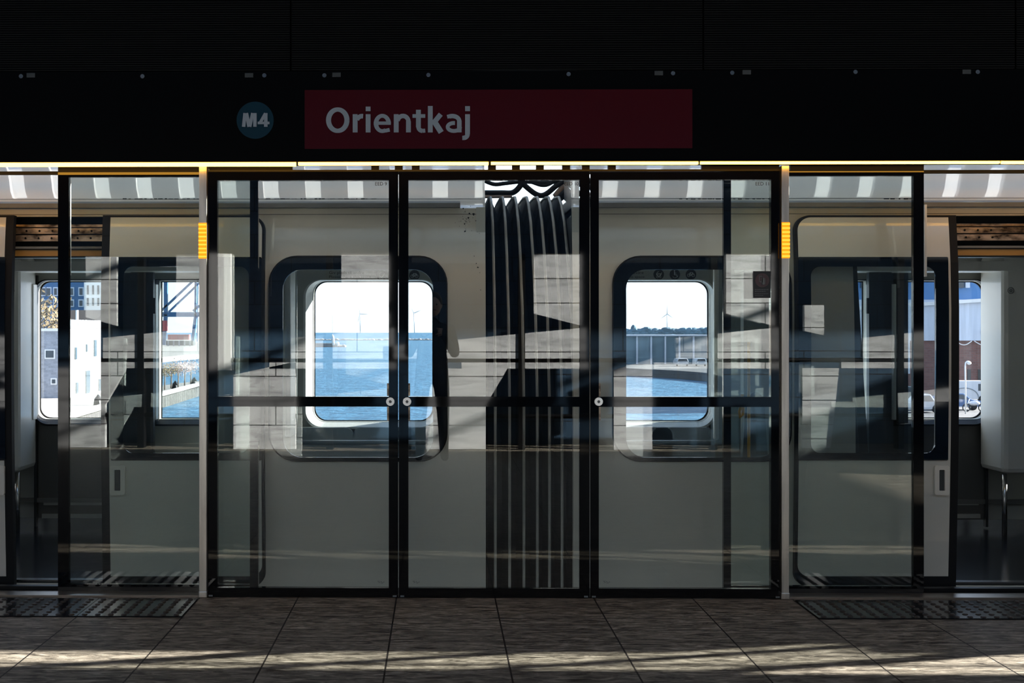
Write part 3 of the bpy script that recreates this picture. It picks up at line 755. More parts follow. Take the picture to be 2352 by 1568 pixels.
# door leaves (plug doors standing proud of the body)
OFF = -.075
def tleaf(r, P, right_round, handle_px, label, slant):
    """P = (left, right) pixel edges at the foot; round outer corner; slanted leading edge"""
    p0, p1 = P
    yl = lambda z: prof(z)+OFF
    top, bot = 499, 1323
    if right_round: ps = rr(p0, -bot, p1, -top, (0, 26, 30, 0))
    else: ps = rr(p0, -bot, p1, -top, (26, 0, 0, 30))
    def shape(ps, g=0):
        o = []
        for (x, y) in ps: o.append(TS(x, -y, OFF))
        return o
    lf = sheet('door_leaf', shape(ps), [shape(rr(p0+26, -1048, p1-26, -597, 30))], yl, .045, body, r, CUTS)
    L(lf, label)
    # black glazed band, 590..1057
    band = rr(p0+1, -1057, p1-1, -590, 3)
    sheet('glazed_band', shape(band), [shape(rr(p0+30, -1040, p1-30, -612, 22))], lambda z: prof(z)+OFF-.005, .008, frit, lf, CUTS)
    sheet('pane', shape(rr(p0+28, -1042, p1-28, -610, 22)), [], lambda z: prof(z)+OFF-.002, .006, g_train, lf, CUTS)
    # rubber around
    if right_round: po = rr(p0-18, -bot-24, p1+6, -top+5, (0, 30, 34, 0)); pi = rr(p0, -bot+6, p1, -top, (0, 26, 30, 0))
    else: po = rr(p0-6, -bot-24, p1+18, -top+5, (30, 0, 0, 34)); pi = rr(p0, -bot+6, p1, -top, (26, 0, 0, 30))
    sheet('edge_seal', shape(po), [shape(pi)], lambda z: prof(z)+OFF+.002, .05, black_rubber, lf, CUTS)
    # handle recess
    h0, h1 = handle_px
    hf = sheet('handle', shape(rr(h0, -1136, h1, -1068, 5)), [shape(rr(h0+10, -1126, h1-10, -1078, 2))], lambda z: prof(z)+OFF-.018, .019, handle_m, lf, [.6])
    sheet('handle_recess', shape(rr(h0+10, -1126, h1-10, -1078, 2)), [], lambda z: prof(z)+OFF-.003, .004, inner_dark, hf, [.6])
    return lf
l1 = tleaf(carL, (254, 602), True, (254, 288), 'plug door leaf with rounded right corner and recessed handle', 0)
l2 = tleaf(carL, (-360, 14), False, (-22, 12), 'plug door leaf at the left edge', 0)
l3 = tleaf(carR, (1832, 2178), False, (2145, 2178), 'plug door leaf with rounded left corner and recessed handle', 0)
l4 = tleaf(carR, (2440, 2790), True, (2440, 2474), 'plug door leaf beyond the right edge', 0)

# grime spots near the left car end, as small raised flecks
bm = bmesh.new()
def fleck(p, q, rad):
    x, z = TS(p, q); N = 8; c = bm.verts.new((x, prof(z)-.0025, z)); ring = []
    for k in range(N):
        t = 2*PI*k/N; rd = rad*random.uniform(.6, 1.2)/417; zz = z+math.sin(t)*rd
        ring.append(bm.verts.new((x+math.cos(t)*rd*1.1, prof(zz)-.0015, zz)))
    for k in range(N): bm.faces.new((c, ring[k], ring[(k+1) % N]))
for (p, q, rd) in ((1064, 479, 2), (1078, 490, 2), (1088, 492, 3), (1100, 500, 4.5), (1110, 497, 3.2), (1076, 500, 2), (1068, 486, 1.3), (1067, 514, 1.8), (1068, 531, 2), (1093, 507, 1.5), (1064, 503, 1), (1070, 508, 1), (1096, 533, .9), (1101, 536, .9), (1113, 523, 1), (1094, 605, 1.4), (1098, 614, 1.8), (1089, 588, 1), (1104, 666, 1), (1102, 626, .8)):
    fleck(p, q, rd)
for _ in range(45): fleck(random.gauss(1070, 8), random.gauss(508, 14), random.uniform(.4, .9))
L(fin('grime_spots', bm, dirt, carL), 'black grime splashes near the car end')
# dark scuffs along roof seam
for (r_, a0, a1) in ((carL, 282, 470), (carL, 610, 860), (carR, 1560, 1770), (carR, 2030, 2090)):
    bm = bmesh.new(); p = a0
    while p < a1:
        w_ = random.uniform(3, 12); x, z = TS(p, 456.6); x2, _z = TS(p+w_, 456.6); h = random.uniform(.0012, .0032)
        bx(bm, x, x2, prof(z)-.0022, prof(z)+.002, z-h, z+h); p += w_+random.uniform(1, 9)
    fin('seam_dirt', bm, dirt, r_)

# inside the cars: seats, poles, notices
def seat(r, px, q):
    a = W(px, q, 2.45); bm = bmesh.new()
    o_ = bmesh.new()
    s_ = sheet('seat', rr(a.x-.22, .38, a.x+.22, a.z, .06), [], 2.62, .06, seat_m, r)
    box('seat_cushion', a.x-.21, a.x+.21, 2.25, 2.62, .40, .45, pad_m, s_, bevel=.015)
for px in (735, 880, 1000): seat(carL, px, 985)
for px in (1480, 1580): seat(carR, px, 985)
rail = tubeo('grab_rail', [W(680, 1016, 2.2), W(1010, 1016, 2.2)], .016, seat_m, carL)
tubeo('grab_rail', [W(1430, 1016, 2.2), W(1640, 1016, 2.2)], .016, seat_m, carR)
# white lit mullions left of window C
pxb('window_post', 655, 600, 668, 1005, 2.2, .32, inner_white, carL, .012)
pxb('screen_edge', 679, 600, 682, 1020, 2.29, .02, steel_tube, carL)
pxb('window_post', 1640, 600, 1652, 1010, 2.45, .05, inner_white, carR, .012)
# yellow pole, orange loop, pad
yp = W(1720, 785, 1.5)
L(tubeo('grab_pole', [(yp.x, 1.5, .0), (yp.x, 1.5, yp.z)], .010, yellow_m, carR), 'thin bright yellow pole')
p_ = W(1702, 950, 1.6); tubeo('grab_loop', [W(1705, 905, 1.6), W(1703, 930, 1.6), W(1698, 945, 1.6), W(1700, 958, 1.6), W(1706, 952, 1.6), W(1707, 935, 1.6)], .010, yellow_m, carR)
pxb('yellow_wall_panel', 1708, 832, 1757, 925, 2.5, .04, pbr('ochre_panel', (.22, .15, .04), .5), carR)
pad = sheet('support_pad', [(W(p, q, 2.0).x, W(p, q, 2.0).z) for (p, q) in ((1704, 1085), (1766, 1085), (1756, 930), (1712, 930))], [], 2.0, .07, pad_m, carR)
a = W(1736, 915, 2.0); disc('headrest', (a.x, 2.0, a.z), .042, .06, pbr('headrest_m', (.05, .035, .045), .8), pad, 20)
ds = sheet('draught_screen', [(W(p, q, 2.0).x, W(p, q, 2.0).z) for (p, q) in ((1975, 1055), (1995, 1055), (1967, 590), (1944, 590))], [], 2.0, .02, pbr('screen_brown', (.03, .027, .022), .5), carR)
pc = sheet('perforated_column', [(W(p, q, 1.95).x, W(p, q, 1.95).z) for (p, q) in ((1937, 1055), (1975, 1055), (1953, 760), (1944, 590), (1919, 590), (1926, 760))], [], 1.95, .02, inner_dark, ds)
bm = bmesh.new()
for i in range(44):
    q = 596+i*10.2; t = (q-590)/465
    for j in range(4):
        p = 1921+t*18+j*(5.6+t*2.6); a = W(p, q, 1.945); bx(bm, a.x, a.x+.006, 1.945, 1.95, a.z-.005, a.z+.005)
fin('perforations', bm, ledge_m, pc)
sheet('inner_wall_panel', px_rr(1878, 622, 1925, 1050, 2.1, (0, 0, 0, 30)), [], 2.1, .03, inner, carR)
# notices over windows
a = W(756, 629, FARY-.035); L(text('window_notice', 'Giv plads til andre', a.x, a.z, FARY-.034, 7/325, ink, carL, width=80/325), 'two line notice over the window')
a = W(756, 638, FARY-.035); text('window_notice', 'Please share this space', a.x, a.z, FARY-.034, 6/325, ink, carL, width=96/325)
a = W(1440, 629, FARY-.035); text('window_notice', 'til andre', a.x, a.z, FARY-.034, 7/325, ink, carR, width=38/325)
a = W(1440, 638, FARY-.035); text('window_notice', 'this space', a.x, a.z, FARY-.034, 6/325, ink, carR, width=40/325)
def icon(r, p, q, kind):
    a = W(p, q, FARY-.034); d = disc('icon_disc', (a.x, FARY-.036, a.z), 12/325, .004, ink, r, 28)
    L(d, {'pram': 'round pram icon', 'wheel': 'round wheelchair icon', 'bike': 'round bicycle icon'}[kind])
    bm = bmesh.new(); s = 1/325; Y = FARY-.038
    def ring(cx, cz, R_, w_=.9, a0=0, a1=2*PI):
        N = 16
        for k in range(N):
            t0 = a0+(a1-a0)*k/N; t1 = a0+(a1-a0)*(k+1)/N
            tube(bm, [(a.x+(cx+R_*math.cos(t0))*s, Y, a.z+(cz+R_*math.sin(t0))*s), (a.x+(cx+R_*math.cos(t1))*s, Y, a.z+(cz+R_*math.sin(t1))*s)], w_*s/2, 4)
    def ln(x0, z0, x1, z1, w_=1.2): tube(bm, [(a.x+x0*s, Y, a.z+z0*s), (a.x+x1*s, Y, a.z+z1*s)], w_*s/2, 5)
    if kind == 'pram': ring(-3, -6, 2, 1.2); ring(3, -6, 2, 1.2); ring(0, 1, 5, 2.5, PI, 2*PI); ln(-5, 1, 5, 1, 2); ring(0, 1, 5, 1.5, PI/2, PI); ln(5, 1, 7, 4)
    if kind == 'wheel': ring(0, -3, 5, 1.3, -PI*.9, .1); ln(-1, 6, -1, -1, 2.2); ln(-1, -1, 4, -1, 1.6); ln(4, -1, 6, -6, 1.6); ln(-1, 3, 3, 3, 1.4); ring(-1, 8, 1, 1.6)
    if kind == 'bike': ring(-5, -2, 3.4, 1.1); ring(5, -2, 3.4, 1.1); ln(-5, -2, -2, 4); ln(-2, 4, 4, 4); ln(4, 4, 5, -2); ln(-2, 4, 1, -2); ln(1, -2, 4, 4); ln(-5, -2, 1, -2)
    fin('symbol', bm, inner_white, d)
icon(carR, 1513, 630, 'pram'); icon(carR, 1550, 630, 'wheel'); icon(carR, 1587, 630, 'bike'); icon(carL, 952, 632, 'bike'); icon(carL, 876, 632, 'pram')

# ------------------------------------------------------------------ gangway bellows
gb = empty('gangway_bellows', ((LC1+RC0)/2, .6, -.3), 'black folded gangway bellows with pale ridges between the two cars', 'bellows')
peaks_px = [1121, 1138, 1170, 1202, 1234, 1264, 1293, 1318]
xsL = LC1-.02; xsR = RC0+.03
pk = [W(p, 1000, .42).x for p in (1138, 1171, 1204, 1235, 1263, 1292)]+[W(1319, 1000, .42).x]
def ringpath(out_):
    """near side up and over the top, then down the far side; out_ = outward offset"""
    P = []
    base = [(-.35, .50), (.4, .49), (1.0, .495), (1.5, .515), (1.8, .545), (1.95, .58), (2.04, .64), (2.09, .75), (2.11, 1.0), (2.12, 1.6), (2.11, 2.2), (2.04, 2.55), (1.5, 2.68), (-.35, 2.7)]
    for (z, y) in base:
        c = Vector((1.6, 1.0)); v = Vector((y, z))-c
        if z < 1.85: d = Vector((-1, .0)) if y < 1.6 else Vector((1, 0))
        elif y > .62 and y < 2.5: d = Vector((0, 1))
        else: d = Vector((-.7, .7)) if y < 1.6 else Vector((.7, .7))
        P.append((y+d.x*out_, z+d.y*out_))
    return P
bm = bmesh.new(); st = []
prev = xsL
sts = [(xsL, .0)]
for i, p in enumerate(pk):
    sts.append(((sts[-1][0]+p)/2 if i else (xsL+p)/2, -.05)); sts.append((p, .045))
sts.append((xsR, -.03))
def lean(x, z):
    f = (x-xsL)/(xsR-xsL); return -max(0, (z-.9)/1.2)**2*.055*f**.7 + max(0, (.9-z)/1.0)*.0
rings = []
for (x, o_) in sts:
    rings.append([bm.verts.new((x+lean(x, z), y, z)) for (y, z) in ringpath(o_)])
for i in range(len(rings)-1):
    for k in range(len(rings[0])-1): bm.faces.new((rings[i][k], rings[i][k+1], rings[i+1][k+1], rings[i+1][k]))
fin('folds', bm, bellow_m, gb)
for x in pk:
    pts = [(x+lean(x, z), y, z) for (y, z) in ringpath(.049)][:11]
    fn = []
    for i in range(len(pts)-1):
        for k in range(4): fn.append(Vector(pts[i]).lerp(Vector(pts[i+1]), k/4))
    fn.append(Vector(pts[-1]))
    tubeo('ridge_trim', fn, .0080, bellow_rib, gb, 6)
# cables and pipes over the coupling
def cable(pts, r, mat=black_rubber, name='coupling_cable', lab=None, Y=1.0):
    P = [W(p, q, Y) for (p, q) in pts]; F = []
    for i in range(len(P)-1):
        p0 = P[max(i-1, 0)]; p1 = P[i]; p2 = P[i+1]; p3 = P[min(i+2, len(P)-1)]
        for k in range(6):
            t = k/6; F.append(.5*((2*p1)+(-p0+p2)*t+(2*p0-5*p1+4*p2-p3)*t*t+(-p0+3*p1-3*p2+p3)*t**3))
    F.append(P[-1]); o = tubeo(name, F, r, mat, None, 8); T(o, lab, 'cable', 'cables above the coupling'); return o
cable([(1110, 414), (1135, 423), (1160, 421), (1200, 417), (1260, 419), (1330, 408)], .012, lab='upper slack black cable above the gangway bellows')
cable([(1190, 412), (1210, 430), (1228, 444), (1243, 449), (1258, 443), (1280, 425), (1310, 410)], .016, lab='black cable sagging lowest over the bellows')
cable([(1205, 411), (1225, 419), (1245, 425), (1262, 422), (1282, 408)], .012, lab='short black cable loop between the two sagging cables')
cable([(1100, 443), (1150, 443), (1178, 442), (1196, 425), (1206, 400)], .017, black_metal, lab='bent black pipe rising over the left of the bellows')
cable([(1100, 451), (1176, 450)], .012, pbr('pinkish_pipe', (.55, .40, .34), .4), lab='pale copper coloured pipe just above the bellows tips')
cable([(1275, 452), (1293, 432), (1320, 415), (1335, 405)], .020, pbr('brown_hose', (.2, .12, .08), .5), lab='brown hose leading up to the right car')
cable([(1278, 460), (1300, 440), (1322, 428)], .026, lab='thick black hose at the right car end')

# ------------------------------------------------------------------ outdoors
ZS = -6.6; ZG = -5.2
se = struct(box('sea', -9000, 9000, 30, 14000, ZS-2, ZS, sea_m)); se['label'] = 'blue sea beyond the windows'
# bed for the track (viaduct), keeps under the train dark
struct(box('trim_3', XL, XR, .3, 4.2, -1.4, -.9, concrete))
def poly_prism(name, pts, z0, z1, mat, parent=None):
    bm = bmesh.new(); A = [bm.verts.new((p.x, p.y, z0)) for p in pts]; B = [bm.verts.new((p.x, p.y, z1)) for p in pts]
    bm.faces.new(A); bm.faces.new(B)
    for k in range(len(pts)): bm.faces.new((A[k], A[(k+1) % len(pts)], B[(k+1) % len(pts)], B[k]))
    return fin(name, bm, mat, parent)
g = lambda p, q: G(p, q, ZG)
q1 = empty('quay', g(300, 915), 'pale concrete quay with sheet piling seen through the left windows', 'quay')
edge = [g(30, 985), g(100, 972), g(160, 955), g(240, 932), g(370, 905), g(457, 882), g(520, 868)]
back = [g(520, 863), g(457, 874), g(365, 886), g(300, 888), g(235, 862), g(-60, 850), g(-200, 960)]
poly_prism('quay_deck', edge+back, ZS-1, ZG, concrete, q1)
bm = bmesh.new()
for a, c in zip(edge, edge[1:]):
    d = (c-a); nrm = Vector((d.y, -d.x, 0)).normalized()
    N = max(2, int(d.length/.5)); 
    for k in range(N):
        p0 = a.lerp(c, k/N); p1 = a.lerp(c, (k+.55)/N); o_ = nrm*.35
        v = [bm.verts.new((q.x, q.y, z)) for q in (p0, p0+o_, p1+o_, p1) for z in (ZS-.5, ZG-.25)]
        for f in ((0, 1, 3, 2), (2, 3, 5, 4), (4, 5, 7, 6), (1, 7, 5, 3)): bm.faces.new([v[i] for i in f])
fin('sheet_piling', bm, pile_m, q1)
bm = bmesh.new()
for a, c in zip(edge, edge[1:]):
    d = (c-a); nrm = Vector((d.y, -d.x, 0)).normalized()*.45
    v = [bm.verts.new((q.x, q.y, z)) for q in (a-nrm, a+nrm, c+nrm, c-nrm) for z in (ZG-.12, ZG+.14)]
    for f in ((0, 2, 4, 6), (1, 3, 5, 7), (0, 1, 3, 2), (2, 3, 5, 4), (4, 5, 7, 6), (6, 7, 1, 0)): bm.faces.new([v[i] for i in f])
fin('kerb', bm, white_wall, q1)
lp = g(388, 896); tubeo('ladder', [(lp.x, lp.y-1.0, ZS), (lp.x, lp.y-1.0, ZG)], .25, black_rubber, q1)
for (p, q) in ((400, 893), (444, 883), (222, 930)):
    a = g(p, q); tubeo('bollard', [a, a+Vector((0, 0, .5)), a+Vector((.3, 0, .7))], [.3, .22, .35], black_metal, q1)
# white building
wb = empty('white_building', g(158, 913), 'white quay building with slit windows and a grey brick side', 'building')
cA = g(157, 914); cB = g(243, 899.5); cC = g(60, 914)
zr = 1.374+6*.0436
dB = cB-cA; dC = cC-cA
def pris(name, base, z0, z1, mat, par): return poly_prism(name, base, z0, z1, mat, par)
pris('white_wall', [cA, cB, cB+Vector((-12, 2, 0)), cA+Vector((-.4, 1, 0))], ZG, 1.7, white_wall, wb)
pris('brick_wall', [cA+Vector((-.05, -.02, 0)), cA+Vector((-.4, .9, 0)), cC+Vector((0, 14, 0)), cC], ZG, 1.45, greybrick, wb)
pris('brick_coping', [cA+Vector((.1, -.15, 0)), cA+Vector((-.4, .9, 0)), cC+Vector((0, 1, 0)), cC+Vector((0, -.15, 0))], 1.45, 1.72, white_wall, wb)
# parapet fins on white wall
N = 12
for k in range(N):
    a = cA.lerp(cB, k/N); c = cA.lerp(cB, (k+.8)/N)
    pris('parapet_panel', [a, c, c+Vector((-.3, 0, 0)), a+Vector((-.3, 0, 0))], 1.75, 2.6, white_metal, wb)
def onface(p, q):     # point on the white face under pixel p
    d = FW+RT*((p-PXC)/FPX)+Vector((0, 0, 1))*((PYC-q)/FPX); nn = Vector((dB.y, -dB.x, 0))
    t = (cA-CAM).dot(nn)/d.dot(nn); return CAM+d*t
for (p0, q0, p1, q1_) in ((171, 797, 175, 825), (197, 790, 199, 808), (215, 780, 220, 818), (173, 878, 178, 903), (196, 851, 205, 902), (226, 870, 229, 897)):
    a = onface(p0, q0); c = onface(p1, q1_); o_ = Vector((.12, 0, 0))
    pris('slit_window', [Vector((a.x, a.y, 0))+o_, Vector((c.x, c.y, 0))+o_, Vector((c.x, c.y, 0))-o_, Vector((a.x, a.y, 0))-o_], c.z, a.z, win_dark, wb)
for (p0, q0, p1, q1_) in ((103, 802, 127, 824), (117, 868, 131, 883)):
    Y = cA.y; a = W(p0, q1_, Y); c = W(p1, q0, Y)
    wf = box('window_frame', a.x, c.x, Y-.12, Y-.02, a.z, c.z, white_wall, wb)
    a = W(p0+3, q1_-3, Y); c = W(p1-3, q0+3, Y); box('window_glass', a.x, c.x, Y-.16, Y-.12, a.z, c.z, win_dark, wf)
# blue building behind and a white block
YB = 230
b2 = empty('blue_building', W(140, 800, YB), 'dark blue clad building behind the white quay building', 'building')
a = W(20, 640, YB); c = W(206, 800, YB); box('blue_facade', a.x, c.x, YB, YB+15, ZG, a.z+8, blue_wall, b2)
for (p0, p1) in ((95, 104), (108, 116), (125, 131), (162, 168), (183, 190)):
    for (q0, q1_) in ((662, 677), (690, 702), (715, 728)):
        a = W(p0, q1_, YB); c = W(p1, q0, YB); wf = box('window_frame', a.x-.2, c.x+.2, YB-.15, YB, a.z-.2, c.z+.2, white_metal, b2); box('window_glass', a.x, c.x, YB-.25, YB-.15, a.z, c.z, win_dark, wf)
b3 = empty('white_block', W(225, 800, YB-20), 'white apartment block with narrow windows above the white quay building', 'building')
a = W(193, 640, YB-20); c = W(300, 712, YB-20); box('white_facade', a.x, c.x, YB-20, YB, c.z, a.z+8, white_wall, b3)
a = W(160, 712, YB-22); c = W(300, 740, YB-22); box('brown_base', a.x, c.x, YB-22, YB-1, ZG, a.z, pbr('brown_base', (.2, .15, .13), .8), b3)
for p in (200, 212, 224, 236):
    for (q0, q1_) in ((655, 676), (684, 702)):
        a = W(p, q1_, YB-20); c = W(p+4, q0, YB-20); box('window_strip', a.x, c.x, YB-20.2, YB-20, a.z, c.z, win_dark, b3)
pl = W(177, 735, 170); tubep = tubeo('roof_mast', [(pl.x, 170, ZG), (pl.x, 170, W(177, 712, 170).z)], .18, white_wall); T(tubep, 'white lamp mast rising behind the parapet of the white quay building', 'mast')
# trees helper
def blob(bm, c, r, sub=2, jit=.25, sq=(1, 1, 1)):
    t = bmesh.ops.create_icosphere(bm, subdivisions=sub, radius=r)
    for v in t['verts']: v.co = Vector((v.co.x*sq[0], v.co.y*sq[1], v.co.z*sq[2]))*(1+random.uniform(-jit, jit))+Vector(c)
def twigtree(base, h, cr, mat, label, group):
    r = empty('tree', base, label, 'tree', group)
    tubeo('trunk', [base, base+Vector((.05, 0, h*.5)), base+Vector((0, 0, h*.9))], [.10, .08, .03], bark, r, 6)
    bm = bmesh.new()
    for k in range(240):
        # twigs and leaves: many small slivers spread in the crown volume
        u = Vector((random.gauss(0, .5), random.gauss(0, .5), random.gauss(0, .33)))
        c = base+Vector((u.x*cr, u.y*cr, h*.68+u.z*cr)); d = Vector((random.uniform(-1, 1), random.uniform(-1, 1), random.uniform(-.3, 1))).normalized()*cr*.13
        e_ = d.orthogonal().normalized()*cr*.05
        v = [bm.verts.new(c-d), bm.verts.new(c+e_), bm.verts.new(c+d), bm.verts.new(c-e_)]; bm.faces.new(v)
    fin('crown', bm, mat, r)
tt = [(378, 895, leaf_y, 'yellowing quay tree nearest the white window reveal'), (393, 892, leaf_y, 'second slim yellow tree on the quay'), (409, 889, leaf_p, 'middle reddish bare tree on the quay'), (424, 886, leaf_p, 'fourth slim reddish tree on the quay'), (438, 882, leaf_p, 'rightmost slim bare tree on the quay beside the crane')]
for (p, q, m_, lb_) in tt: twigtree(g(p, q), 3.3, 1.15, m_, lb_, 'slim trees on the quay')
twigtree(Vector((W(92, 760, 190).x, 190, ZG)), 14.4, 3.2, leaf_y, 'large yellow birch behind the grey brick wall', 'trees behind the grey wall')
twigtree(Vector((W(120, 762, 196).x, 196, ZG)), 11.5, 2.4, leaf_y, 'small yellow birch behind the grey brick wall', 'trees behind the grey wall')
# far quay and crane
fq = [G(300, 826, ZG), G(370, 820, ZG), G(470, 812, ZG), G(540, 806, ZG), G(560, 778, ZG), G(200, 778, ZG), G(200, 826, ZG)]
T(poly_prism('harbour_quay', fq, ZS-1, ZG, concrete), 'distant harbour quay carrying the blue crane', 'quay')
YC = 700
cr = empty('harbour_crane', W(410, 792, YC), 'tall blue gantry crane with diagonal braces behind the quay trees', 'crane')
def beam(p0, q0, p1, q1_, wpx, name, Y=YC, mat=crane_m):
    a = W(p0, q0, Y); c = W(p1, q1_, Y); d = (c-a).normalized(); u = Vector((d.z, 0, -d.x)); hw = wpx/2*(Y+7.4)/FPX
    bm = bmesh.new(); v = [bm.verts.new(q+Vector((0, dy, 0))) for q in (a-u*hw, a+u*hw, c+u*hw, c-u*hw) for dy in (-1.2, 1.2)]
    for f in ((0, 2, 4, 6), (1, 3, 5, 7), (0, 1, 3, 2), (2, 3, 5, 4), (4, 5, 7, 6), (6, 7, 1, 0)): bm.faces.new([v[i] for i in f])
    return fin(name, bm, mat, cr)
beam(381, 590, 381, 725, 8, 'leg'); beam(381, 722, 376, 792, 8, 'leg'); beam(451, 590, 449, 725, 5, 'leg'); beam(450, 722, 442, 792, 7, 'leg')
beam(368, 722, 462, 722, 11, 'cross_beam'); beam(370, 714, 438, 650, 4, 'brace'); beam(388, 716, 460, 648, 3.5, 'brace'); beam(438, 650, 470, 620, 4, 'brace')
beam(340, 596, 520, 596, 10, 'top_girder'); beam(444, 714, 466, 696, 5, 'brace'); beam(456, 650, 454, 785, 2.5, 'ladder', YC+4, white_metal)
beam(378, 736, 378, 760, 12, 'bogie', YC-3, cont_r)
cr2 = [W(386, 768, YC-30), W(412, 768, YC-30), W(425, 768, YC-30)]
for i, (p0, p1, lb_) in enumerate(((387, 410, 'left red container under the crane'), (411, 424, 'middle red container under the crane'), (425, 436, 'right red container under the crane'))):
    a = W(p0, 780, YC-30); c = W(p1, 768, YC-30); cn = empty('container', a, lb_, 'container', 'red containers under the crane')
    box('container_body', a.x, c.x, YC-32, YC-28, a.z, c.z, cont_r, cn)
    for k in range(4):
        xx = a.x+(c.x-a.x)*(k+.5)/4; box('rib', xx-.12, xx+.12, YC-32.2, YC-32, a.z+.1, c.z-.1, cont_r, cn)
sh = empty('loading_platform', W(410, 793, YC-40), 'dark loading platform and vehicles below the red containers', 'platform')
a = W(385, 793, YC-40); c = W(447, 782, YC-40); box('platform_deck', a.x, c.x, YC-44, YC-38, a.z, c.z, inner_dark, sh)
for k in range(5):
    xx = a.x+(c.x-a.x)*(k+.3)/5; box('support', xx, xx+.6, YC-44.3, YC-44, G(400, 793, ZG).z, c.z, pbr('support_grey', (.2, .22, .26), .7) if k == 0 else MATS['support_grey'], sh)
# lighthouse and piers
YL = G(764, 797, ZS).y
pr_ = empty('pier', W(720, 795, YL), 'low stone pier ending at the white lighthouse', 'pier')
a = W(660, 796, YL); c = W(776, 788, YL); box('pier_wall', a.x, c.x, YL, YL+8, ZS, c.z, rock, pr_)
for k in range(7):
    p = W(776+k*2.6, 794, YL); bm = bmesh.new(); blob(bm, (p.x, YL+2, ZS+.4), 1.0, 1, .3); fin('rock', bm, rock, pr_)
lh = empty('lighthouse', W(766, 792, YL), 'small white lighthouse with a thin mast at the end of the pier', 'lighthouse')
a = W(766, 790, YL); s = (YL+7.4)/FPX
tubeo('tower', [(a.x, YL-1, a.z-.5), (a.x, YL-1, a.z+12*s), (a.x-.3, YL-1, a.z+19*s)], [3.4*s, 2.6*s, 2.2*s], white_wall, lh, 10)
tubeo('lantern', [(a.x-2*s, YL-1, a.z+18*s), (a.x-2*s, YL-1, a.z+22*s)], [1.8*s, 1.2*s], white_wall, lh, 8)
tubeo('mast', [(a.x-2*s, YL-1, a.z+20*s), (a.x-2*s, YL-1, a.z+66*s)], .35*s, tur_m, lh, 5)
bm = bmesh.new(); blob(bm, (a.x+10*s, YL-1, a.z+1.5*s), 4.2*s, 1, .1); fin('keeper_hut', bm, white_wall, lh)
YK = G(900, 781.5, ZS).y
bw = empty('breakwater', W(900, 781, YK), 'long pale breakwater line crossing the sea near the horizon', 'breakwater')
bm = bmesh.new(); a = W(640, 781, YK); c = W(1060, 781, YK); xx = a.x
while xx < c.x: blob(bm, (xx, YK, ZS+random.uniform(-.2, .5)), 1.5, 1, .3, (2.2, 1, 1)); xx += 3.4
fin('boulders', bm, rock, bw)['kind'] = 'stuff'
# wind turbines
def turbine(hp, hq, bq, blades, label):
    Y = 5600; s = (Y+7.4)/FPX; h = W(hp, hq, Y); bs = W(hp+1, bq, Y)
    r = empty('wind_turbine', bs, label, 'wind turbine', 'wind turbines on the horizon')
    tubeo('tower', [bs, h], [1.0*s, .7*s], tur_m, r, 8)
    bm = bmesh.new(); blob(bm, h, 1.1*s, 1, 0); fin('hub', bm, tur_m, r)
    for (bp0, bq0) in blades: tubeo('blade', [h+Vector((0, -6, 0)), W((hp+bp0)/2, (hq+bq0)/2, Y)+Vector((0, -6, 0)), W(bp0, bq0, Y)+Vector((0, -6, 0))], [.8*s, .6*s, .15*s], tur_m, r, 6)
turbine(827, 721, 765, ((823, 696), (851, 722), (822, 740)), 'wind turbine left of the sliding post, over the lighthouse sea')
turbine(951, 719, 764, ((945, 708), (969, 711), (951, 743)), 'wind turbine in the narrow strip right of the black stile')
turbine(1532, 721, 766, ((1532, 700), (1518, 731), (1548, 732)), 'wind turbine above the long warehouse in the right car window')
# right shore
g2 = lambda p, q: G(p, q, ZG)
shore = [g2(1300, 838), g2(1437, 845), g2(1560, 851), g2(1650, 858), g2(1760, 872), g2(1900, 900), g2(2000, 945), g2(2150, 1010), g2(3000, 1100), g2(3400, 820), g2(1300, 815)]
T(poly_prism('east_quay', shore, ZS-1, ZG, asphalt), 'grey quay ground with parked vehicles seen through the right windows', 'quay')
YW = G(1500, 836, ZG).y
wh = empty('warehouse', W(1530, 835, YW), 'long blue grey warehouse with vertical pilasters across the water', 'building')
a = W(1340, 836, YW); c = W(1640, 771, YW); box('warehouse_wall', a.x, c.x, YW, YW+20, ZG, c.z, pbr('hazy_warehouse', (.13, .21, .26), .7, noise=.3, nscale=(.6, .6, .05)), wh)  # wall colour lightened to include distance haze
a2 = W(1340, 771.5, YW-1); c2 = W(1640, 768.5, YW-1); box('roof_edge', a2.x, c2.x, YW-1, YW+20, a2.z, c2.z, white_metal, wh)
for k in range(9):
    p = 1364+k*32.5; u = W(p, 836, YW-.5); v = W(p+3.5, 772, YW-.5); box('pilaster', u.x, v.x, YW-.6, YW, ZG, v.z, white_metal, wh)
# tree line: separate crowns
YT = YW+45; names = ['leftmost', 'second', 'third', 'fourth', 'fifth', 'sixth', 'seventh', 'eighth', 'ninth', 'last']
for k in range(10):
    p = 1350+k*31; r = empty('distant_tree', W(p, 790, YT), names[k]+' dark tree crown behind the warehouse roof', 'tree', 'trees behind the warehouse')
    bm = bmesh.new(); s = (YT+7)/FPX
    for j in range(9):
        cc = W(p-14+j*3.5, random.uniform(757, 766), YT); blob(bm, cc, random.uniform(8, 10)*s*.8, 2, .12, (1.4, 1, .9))
    if k == 3: blob(bm, W(1455, 752, YT), 6*s, 2, .2)
    fin('crown', bm, hazy_leaf, r)
    b0 = W(p, 770, YT); tubeo('trunk', [(b0.x, YT, ZG), (b0.x, YT, b0.z)], .5, bark, r, 6)
